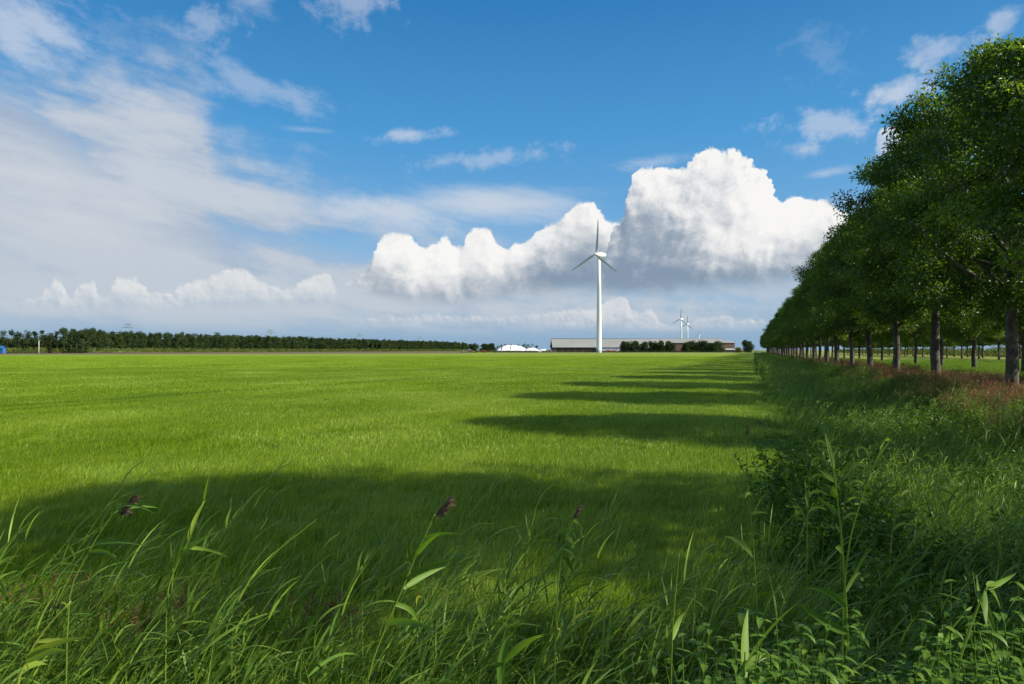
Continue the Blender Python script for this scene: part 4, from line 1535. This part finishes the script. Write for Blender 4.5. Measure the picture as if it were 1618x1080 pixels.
def plant_ditch():
    reeds = [reed_clump('reeds_%d' % i, lean=0.35 + 0.06 * i) for i in range(5)]
    tufts = [tall_tuft('tuft_%d' % i) for i in range(4)]
    herbs = [herb_clump('herbs_%d' % i) for i in range(4)]
    nets = [nettle_clump('nettles_%d' % i) for i in range(4)]
    dry = [herb_clump('dry_%d' % i, 0.75, 420, 0.05, 0.3, M_DRY, 0.42 + 0.08 * i, 18, 0.25) for i in range(3)]
    low = [herb_clump('low_%d' % i, 0.42, 300, 0.05, 0.32, M_TALL, 0.6, 16, 0.3) for i in range(3)]
    # front ditch: reeds and long grass leaning with the wind
    front = np.concatenate((rect(-5.2, 1.6, 2.55, 4.7, 21.0),))
    front = clear_of_camera(front, -0.30, 1.0)
    r1 = front
    # ditch along the avenue
    r2 = np.concatenate((area(3.5, 14, 0.9, 5.4, 3.4), area(14, 40, 0.5, 5.6, 3.4), area(40, 120, 0.5, 5.6, 2.6), area(120, 480, 0.5, 5.6, 1.2)))
    r2 = clear_of_camera(clusters(r2, 0.55, 3.0, -0.6), -0.10, 1.0)
    scatter_rows('reeds', reeds, np.concatenate((r1, r2)), 0.55, 1.05, 'wind blown green reeds filling the front and side ditches', 'reeds')
    t1 = rect(-5.5, 2.6, 1.6, 5.3, 50.0)
    t2 = np.concatenate((area(3, 14, 0.45, 6.0, 9.0), area(14, 40, 0.2, 6.5, 7.0), area(40, 140, 0.2, 6.5, 3.5), area(140, 480, 0.2, 6.5, 1.0)))
    scatter_rows('tall_grass', tufts, np.concatenate((clear_of_camera(t1, -0.36, 0.5), clear_of_camera(t2, -0.1, 0.5))), 0.6, 1.15,
                 'long arching grass on the banks of the ditches', 'grass')
    h1 = np.concatenate((area(4, 9.5, 0.35, 1.9, 11.0), clusters(area(4, 40, 1.6, 6.5, 4.0), 0.8, 9.0, -0.1), area(40, 140, 0.2, 6.5, 1.6)))
    scatter_rows('leafy_herbs', herbs, clear_of_camera(h1, -0.1, 0.8), 0.65, 1.2, 'dark leafy weeds crowding the ditch along the avenue', 'weeds', 0.1, 3.0)
    n1 = np.concatenate((rect(0.65, 2.4, 1.6, 2.7, 46.0), area(1.2, 3.4, 0.2, 2.4, 46.0), clusters(area(3.5, 9, 0.3, 4.5, 6.0), 0.9, 4.0, 0.1)))
    n1 = n1[n1[:, 1] > 1.7]
    top = CAM_H + n1[:, 1] * rng.uniform(-0.50, -0.40, len(n1))
    ns = np.minimum((top - height(n1[:, 0], n1[:, 1])) / 0.88, 1.25)
    scatter_rows('nettles', nets, n1[ns > 0.4], 0, 0, 'nettles with toothed leaves in the bottom right corner', 'nettles', 0.08, 3.0, scl=ns[ns > 0.4])
    # verge under the trees
    d1 = np.concatenate((clusters(area(5, 40, 5.4, 11.0, 8.0), 0.7, 2.0, -0.6), clusters(area(40, 110, 5.6, 11.0, 3.0), 0.7, 2.0, -0.2)))
    scatter_rows('dry_weeds', dry, d1, 0.6, 1.15, 'rusty brown dry weeds around the avenue trunks', 'weeds', 0.15, 3.0)
    l1 = np.concatenate((area(5, 45, 5.6, 15, 7.0), clusters(area(8, 120, 9, 30, 3.0), 0.5, 7.0, -0.4), area(45, 140, 6, 16, 0.8)))
    scatter_rows('verge_plants', low, l1, 0.7, 1.3, 'low green plants between the rows of trees', 'weeds', 0.1, 3.0)
    # mat of dead weeds lying behind the front reeds on the left
    dm = np.concatenate((rect(-4.2, -1.1, 4.6, 5.15, 20.0), rect(0.2, 1.0, 4.4, 5.0, 5.0)))
    scatter_rows('dead_weeds', [herb_clump('dead_%d' % i, 0.13, 260, 0.035, 0.26, M_DRY, 0.45, 12, 0.3) for i in range(2)], dm, 0.6, 1.1,
                 'mat of reddish dead weeds at the field edge on the left', 'weeds', 0.2, 3.0)


plant_ditch()


# ------------------------------------------------------------------ the reeds one can tell apart
def ribbon(mb, pts, width, side, tint, seg=9, prof='leaf'):
    P = np.asarray(pts, float)
    t = np.linspace(0, 1, seg)[:, None]
    C = (1 - t) ** 2 * P[0] + 2 * t * (1 - t) * P[1] + t ** 2 * P[2]
    T = np.gradient(C, axis=0)
    S = np.cross(T, side)
    S /= np.linalg.norm(S, axis=1)[:, None] + 1e-9
    tt = t[:, 0]
    w = np.minimum(1, 0.4 + tt * 3) * (1 - tt ** 2.4) * width * 0.5 + 0.0004
    V = np.stack((C - S * w[:, None] + np.cross(S, T / (np.linalg.norm(T, axis=1)[:, None] + 1e-9)) * w[:, None] * 0.35, C,
                  C + S * w[:, None] + np.cross(S, T / (np.linalg.norm(T, axis=1)[:, None] + 1e-9)) * w[:, None] * 0.35), 1)
    F = []
    for i in range(seg - 1):
        F += [(i * 3, i * 3 + 1, i * 3 + 4, i * 3 + 3), (i * 3 + 1, i * 3 + 2, i * 3 + 5, i * 3 + 4)]
    mb.add(V.reshape(-1, 3), F, tint)


def hero_reed(label, Y, stem, leafs, plume=None, r=0.0045, tint=0.6, stint=0.8, lw=0.021):
    """stem: points in the photograph from foot to tip; leafs: (start, bend, end, width factor); all at about Y metres"""
    S = [np.array(at(px, py, Y)) for px, py in stem]
    gx, gy = S[0][0], S[0][1]
    gz = float(height(gx, gy))
    foot = np.array((gx - 0.1 * (S[1][0] - S[0][0]), gy, gz))
    root = empty('reed', tuple(foot))
    pts = [foot * 0] + [s - foot for s in S]
    if S[0][2] - gz < 0.02: pts = pts[1:]
    m = MB()
    P = np.array(pts)
    k = np.linspace(0, len(P) - 1, 18)
    P = np.stack([np.interp(k, np.arange(len(P)), P[:, i]) for i in range(3)], -1)
    P[1:-1] = (P[:-2] + 2 * P[1:-1] + P[2:]) / 4
    m.tube(P, np.linspace(r, r * 0.45, len(P)), 6, stint).build('stem', M_REED, root)
    for (a, b, c_, wf) in leafs:
        dy = rng.normal(0, 0.10)
        q = [np.array(at(*a, Y)) - foot, np.array(at(*b, Y + dy * 0.6)) - foot, np.array(at(*c_, Y + dy)) - foot]
        lm = MB()
        ribbon(lm, q, lw * wf, np.array((rng.normal(0, 0.25), -1.0, rng.normal(0.2, 0.3))), np.clip(tint + rng.normal(0, 0.08), 0, 1))
        lm.build('leaf', M_REED, root)
    if plume:
        pm = MB()
        (x0, y0), (x1, y1), n = plume
        A, B = np.array(at(x0, y0, Y)) - foot, np.array(at(x1, y1, Y)) - foot
        L = np.linalg.norm(B - A)
        s = rng.uniform(0, 1, n)
        base = A + (B - A) * s[:, None]
        dr = (B - A) / L + np.array((0.9, 0, -0.7)) + rng.normal(0, 0.5, (n, 3))
        leaves(pm, base, dr, L * 0.62 * rng.uniform(0.35, 1.0, n), L * 0.045, np.clip(rng.normal(0.45, 0.2, n), 0, 1), 0.1)
        for k in range(9):
            q = A + (B - A) * rng.uniform(0.0, 0.9)
            pm.tube([q, q + ((B - A) / L + np.array((0.6, 0, -0.3)) + rng.normal(0, 0.25, 3)) * L * 0.35], 0.0012, 4, cap=False)
        pm.build('plume', M_PLUME, root)
    return tag(root, label, 'reed', 'single reeds standing out in front')


def plant_heroes():
    hero_reed('tall nearly leafless reed with thin dark tip, left of the bigger crossing pair', 2.9,
              [(1198, 1000), (1192, 880), (1184, 790), (1179, 720), (1178, 676)],
              [((1182, 738), (1198, 733), (1216, 752), 0.4), ((1184, 762), (1200, 756), (1217, 760), 0.5), ((1186, 812), (1200, 806), (1212, 811), 0.6),
               ((1187, 782), (1180, 776), (1177, 788), 0.8), ((1189, 846), (1183, 838), (1183, 850), 0.8), ((1191, 880), (1165, 845), (1143, 848), 1.1), ((1195, 925), (1186, 914), (1186, 926), 0.9)],
              ((1179, 690), (1178, 672), 40), 0.0036, 0.55, 0.75)
    hero_reed('tallest reed right of the middle, pale stem and long upright tip leaf', 2.6,
              [(1341, 1022), (1333, 900), (1329, 840), (1322, 780), (1316, 735), (1308, 700)],
              [((1316, 740), (1312, 712), (1303, 682), 1.1), ((1318, 760), (1305, 748), (1293, 742), 1.0), ((1321, 785), (1313, 772), (1316, 768), 1.2),
               ((1324, 812), (1312, 798), (1290, 786), 0.9), ((1327, 842), (1322, 832), (1321, 828), 1.3), ((1331, 872), (1322, 864), (1320, 866), 1.2),
               ((1341, 1000), (1300, 985), (1262, 952), 1.5), ((1336, 935), (1348, 904), (1360, 905), 0.9), ((1338, 960), (1310, 925), (1272, 928), 1.2)], None, 0.0052, 0.55, 0.8)
    hero_reed('reed crossing the tallest one and leaning right to a thin arched tip', 2.7,
              [(1330, 1000), (1336, 900), (1345, 840), (1362, 785), (1378, 740), (1398, 696)],
              [((1398, 696), (1406, 690), (1410, 700), 0.5), ((1372, 757), (1380, 748), (1387, 754), 0.7), ((1378, 740), (1400, 700), (1412, 690), 0.5), ((1366, 772), (1375, 760), (1386, 740), 0.5)], None, 0.0045, 0.65, 0.85)
    hero_reed('bowed reed near the bottom right corner with leaves hanging from its bent top', 2.2,
              [(1508, 1066), (1530, 1000), (1548, 950), (1560, 926)],
              [((1558, 930), (1585, 918), (1606, 905), 0.9), ((1560, 926), (1572, 920), (1582, 926), 1.2), ((1556, 932), (1552, 960), (1560, 990), 1.2),
               ((1560, 928), (1572, 935), (1581, 962), 0.9), ((1550, 945), (1562, 970), (1572, 1000), 1.1), ((1546, 955), (1545, 930), (1543, 908), 0.7)], None, 0.0055, 0.6, 0.85)
    hero_reed('short reed with a broad leaf, just left of the bowed one at the bottom right', 2.3,
              [(1466, 1060), (1486, 1022), (1505, 990), (1524, 970)],
              [((1490, 1012), (1505, 1000), (1526, 1003), 1.1), ((1487, 1020), (1483, 998), (1490, 990), 1.0), ((1524, 970), (1530, 962), (1536, 958), 0.5)], None, 0.005, 0.6, 0.85)
    hero_reed('reed with dark plume and dark leaves hanging on its right, middle of the front', 3.0,
              [(876, 1075), (877, 1010), (881, 930), (886, 880), (895, 845), (908, 815)],
              [((886, 882), (900, 880), (905, 905), 1.2), ((889, 866), (903, 862), (912, 886), 1.1), ((892, 852), (904, 845), (908, 868), 1.0), ((898, 838), (910, 832), (911, 858), 0.9), ((903, 820), (915, 822), (924, 836), 0.8),
               ((880, 915), (888, 900), (893, 922), 1.0)],
              ((905, 818), (914, 800), 110), 0.004, 0.25, 0.7)
    hero_reed('long leaning reed with a brown plume, left of the middle', 2.8,
              [(575, 1080), (605, 1000), (636, 930), (660, 870), (688, 812)],
              [((638, 930), (670, 905), (705, 895), 1.2), ((641, 915), (680, 885), (730, 883), 0.9), ((655, 880), (675, 850), (697, 842), 1.0), ((610, 985), (650, 972), (700, 1003), 1.3), ((650, 892), (640, 868), (655, 845), 0.9),
               ((668, 850), (700, 838), (732, 845), 0.8), ((622, 955), (660, 955), (665, 1002), 1.0)],
              ((686, 815), (708, 788), 130), 0.0046, 0.5, 0.75)
    hero_reed('reed with a brown plume in the shadow on the left', 3.1,
              [(105, 940), (130, 890), (152, 850), (176, 815), (190, 796)],
              [((158, 842), (160, 815), (178, 800), 1.0), ((176, 812), (210, 795), (250, 802), 0.8), ((185, 800), (215, 790), (245, 812), 0.7), ((150, 858), (190, 850), (230, 862), 0.9), ((140, 872), (180, 862), (190, 900), 0.9)],
              ((186, 812), (208, 784), 120), 0.004, 0.45, 0.7)
    hero_reed('bright yellow green reed leaning right in the bottom left corner', 2.1,
              [(24, 1085), (40, 1046), (54, 1018), (78, 985), (112, 950)],
              [((44, 1036), (80, 1012), (140, 1006), 1.0), ((40, 1046), (75, 1020), (112, 1030), 1.3), ((36, 1056), (60, 1040), (75, 1050), 1.1), ((56, 1014), (90, 1008), (125, 1012), 0.6)], None, 0.0046, 0.93, 0.95)
    hero_reed('thin upright reed with a folded leaf at its foot, between middle and right', 2.6,
              [(1060, 1080), (1062, 1000), (1068, 930), (1073, 874)],
              [((1062, 1010), (1070, 975), (1084, 966), 1.2), ((1061, 1030), (1054, 1000), (1054, 985), 1.1), ((1061, 1050), (1050, 1030), (1052, 1050), 1.0)], None, 0.004, 0.62, 0.8)
    hero_reed('single broad bright blade standing near the bottom, left of the dark plumed reed', 2.0,
              [(788, 1095), (792, 1060)], [((790, 1085), (792, 1010), (812, 1000), 1.3), ((792, 1050), (840, 1000), (860, 1005), 0.8)], None, 0.004, 0.66, 0.7)
    hero_reed('broad upright blade at the bottom edge, below the tall nearly leafless reed', 2.1,
              [(1176, 1090), (1177, 1030)], [((1177, 1070), (1172, 1000), (1182, 962), 1.6), ((1178, 1060), (1200, 1025), (1225, 1040), 1.2), ((1177, 1050), (1210, 985), (1270, 945), 0.9)], None, 0.004, 0.62, 0.8)
    hero_reed('reed with feathery lit leaves rising over the shadow edge, right of the left plume', 3.2,
              [(262, 935), (280, 890), (300, 850), (322, 790)],
              [((298, 852), (305, 820), (326, 788), 1.0), ((322, 790), (326, 768), (330, 752), 0.6), ((284, 880), (310, 850), (350, 838), 0.9), ((275, 898), (285, 860), (296, 838), 0.8), ((290, 866), (325, 862), (360, 880), 0.8)], None, 0.004, 0.7, 0.8)
    for i, (px, py, dx, lab) in enumerate(((1352, 700, 24, 'lit reed tip rising highest over the ditch, right of the tall pair'), (1285, 690, 10, 'lit upright reed leftmost in the sunny patch of the ditch'),
                                           (1440, 716, 34, 'lit reed arching right, rightmost in the sunny patch'))):
        Y = 5.2
        st = [(px - dx, py + 150), (px - dx * 0.7, py + 90), (px - dx * 0.35, py + 40), (px, py)]
        lf = []
        for k in range(5):
            s = 0.2 + 0.18 * k
            bx, by = px - dx * (1 - s), py + 150 * (1 - s)
            lf.append(((bx, by), (bx + 12, by - 16), (bx + 30, by - 4 + 4 * k), 1.0))
        hero_reed(lab, Y, st, lf, None, 0.0045, 0.9, 0.92)


plant_heroes()
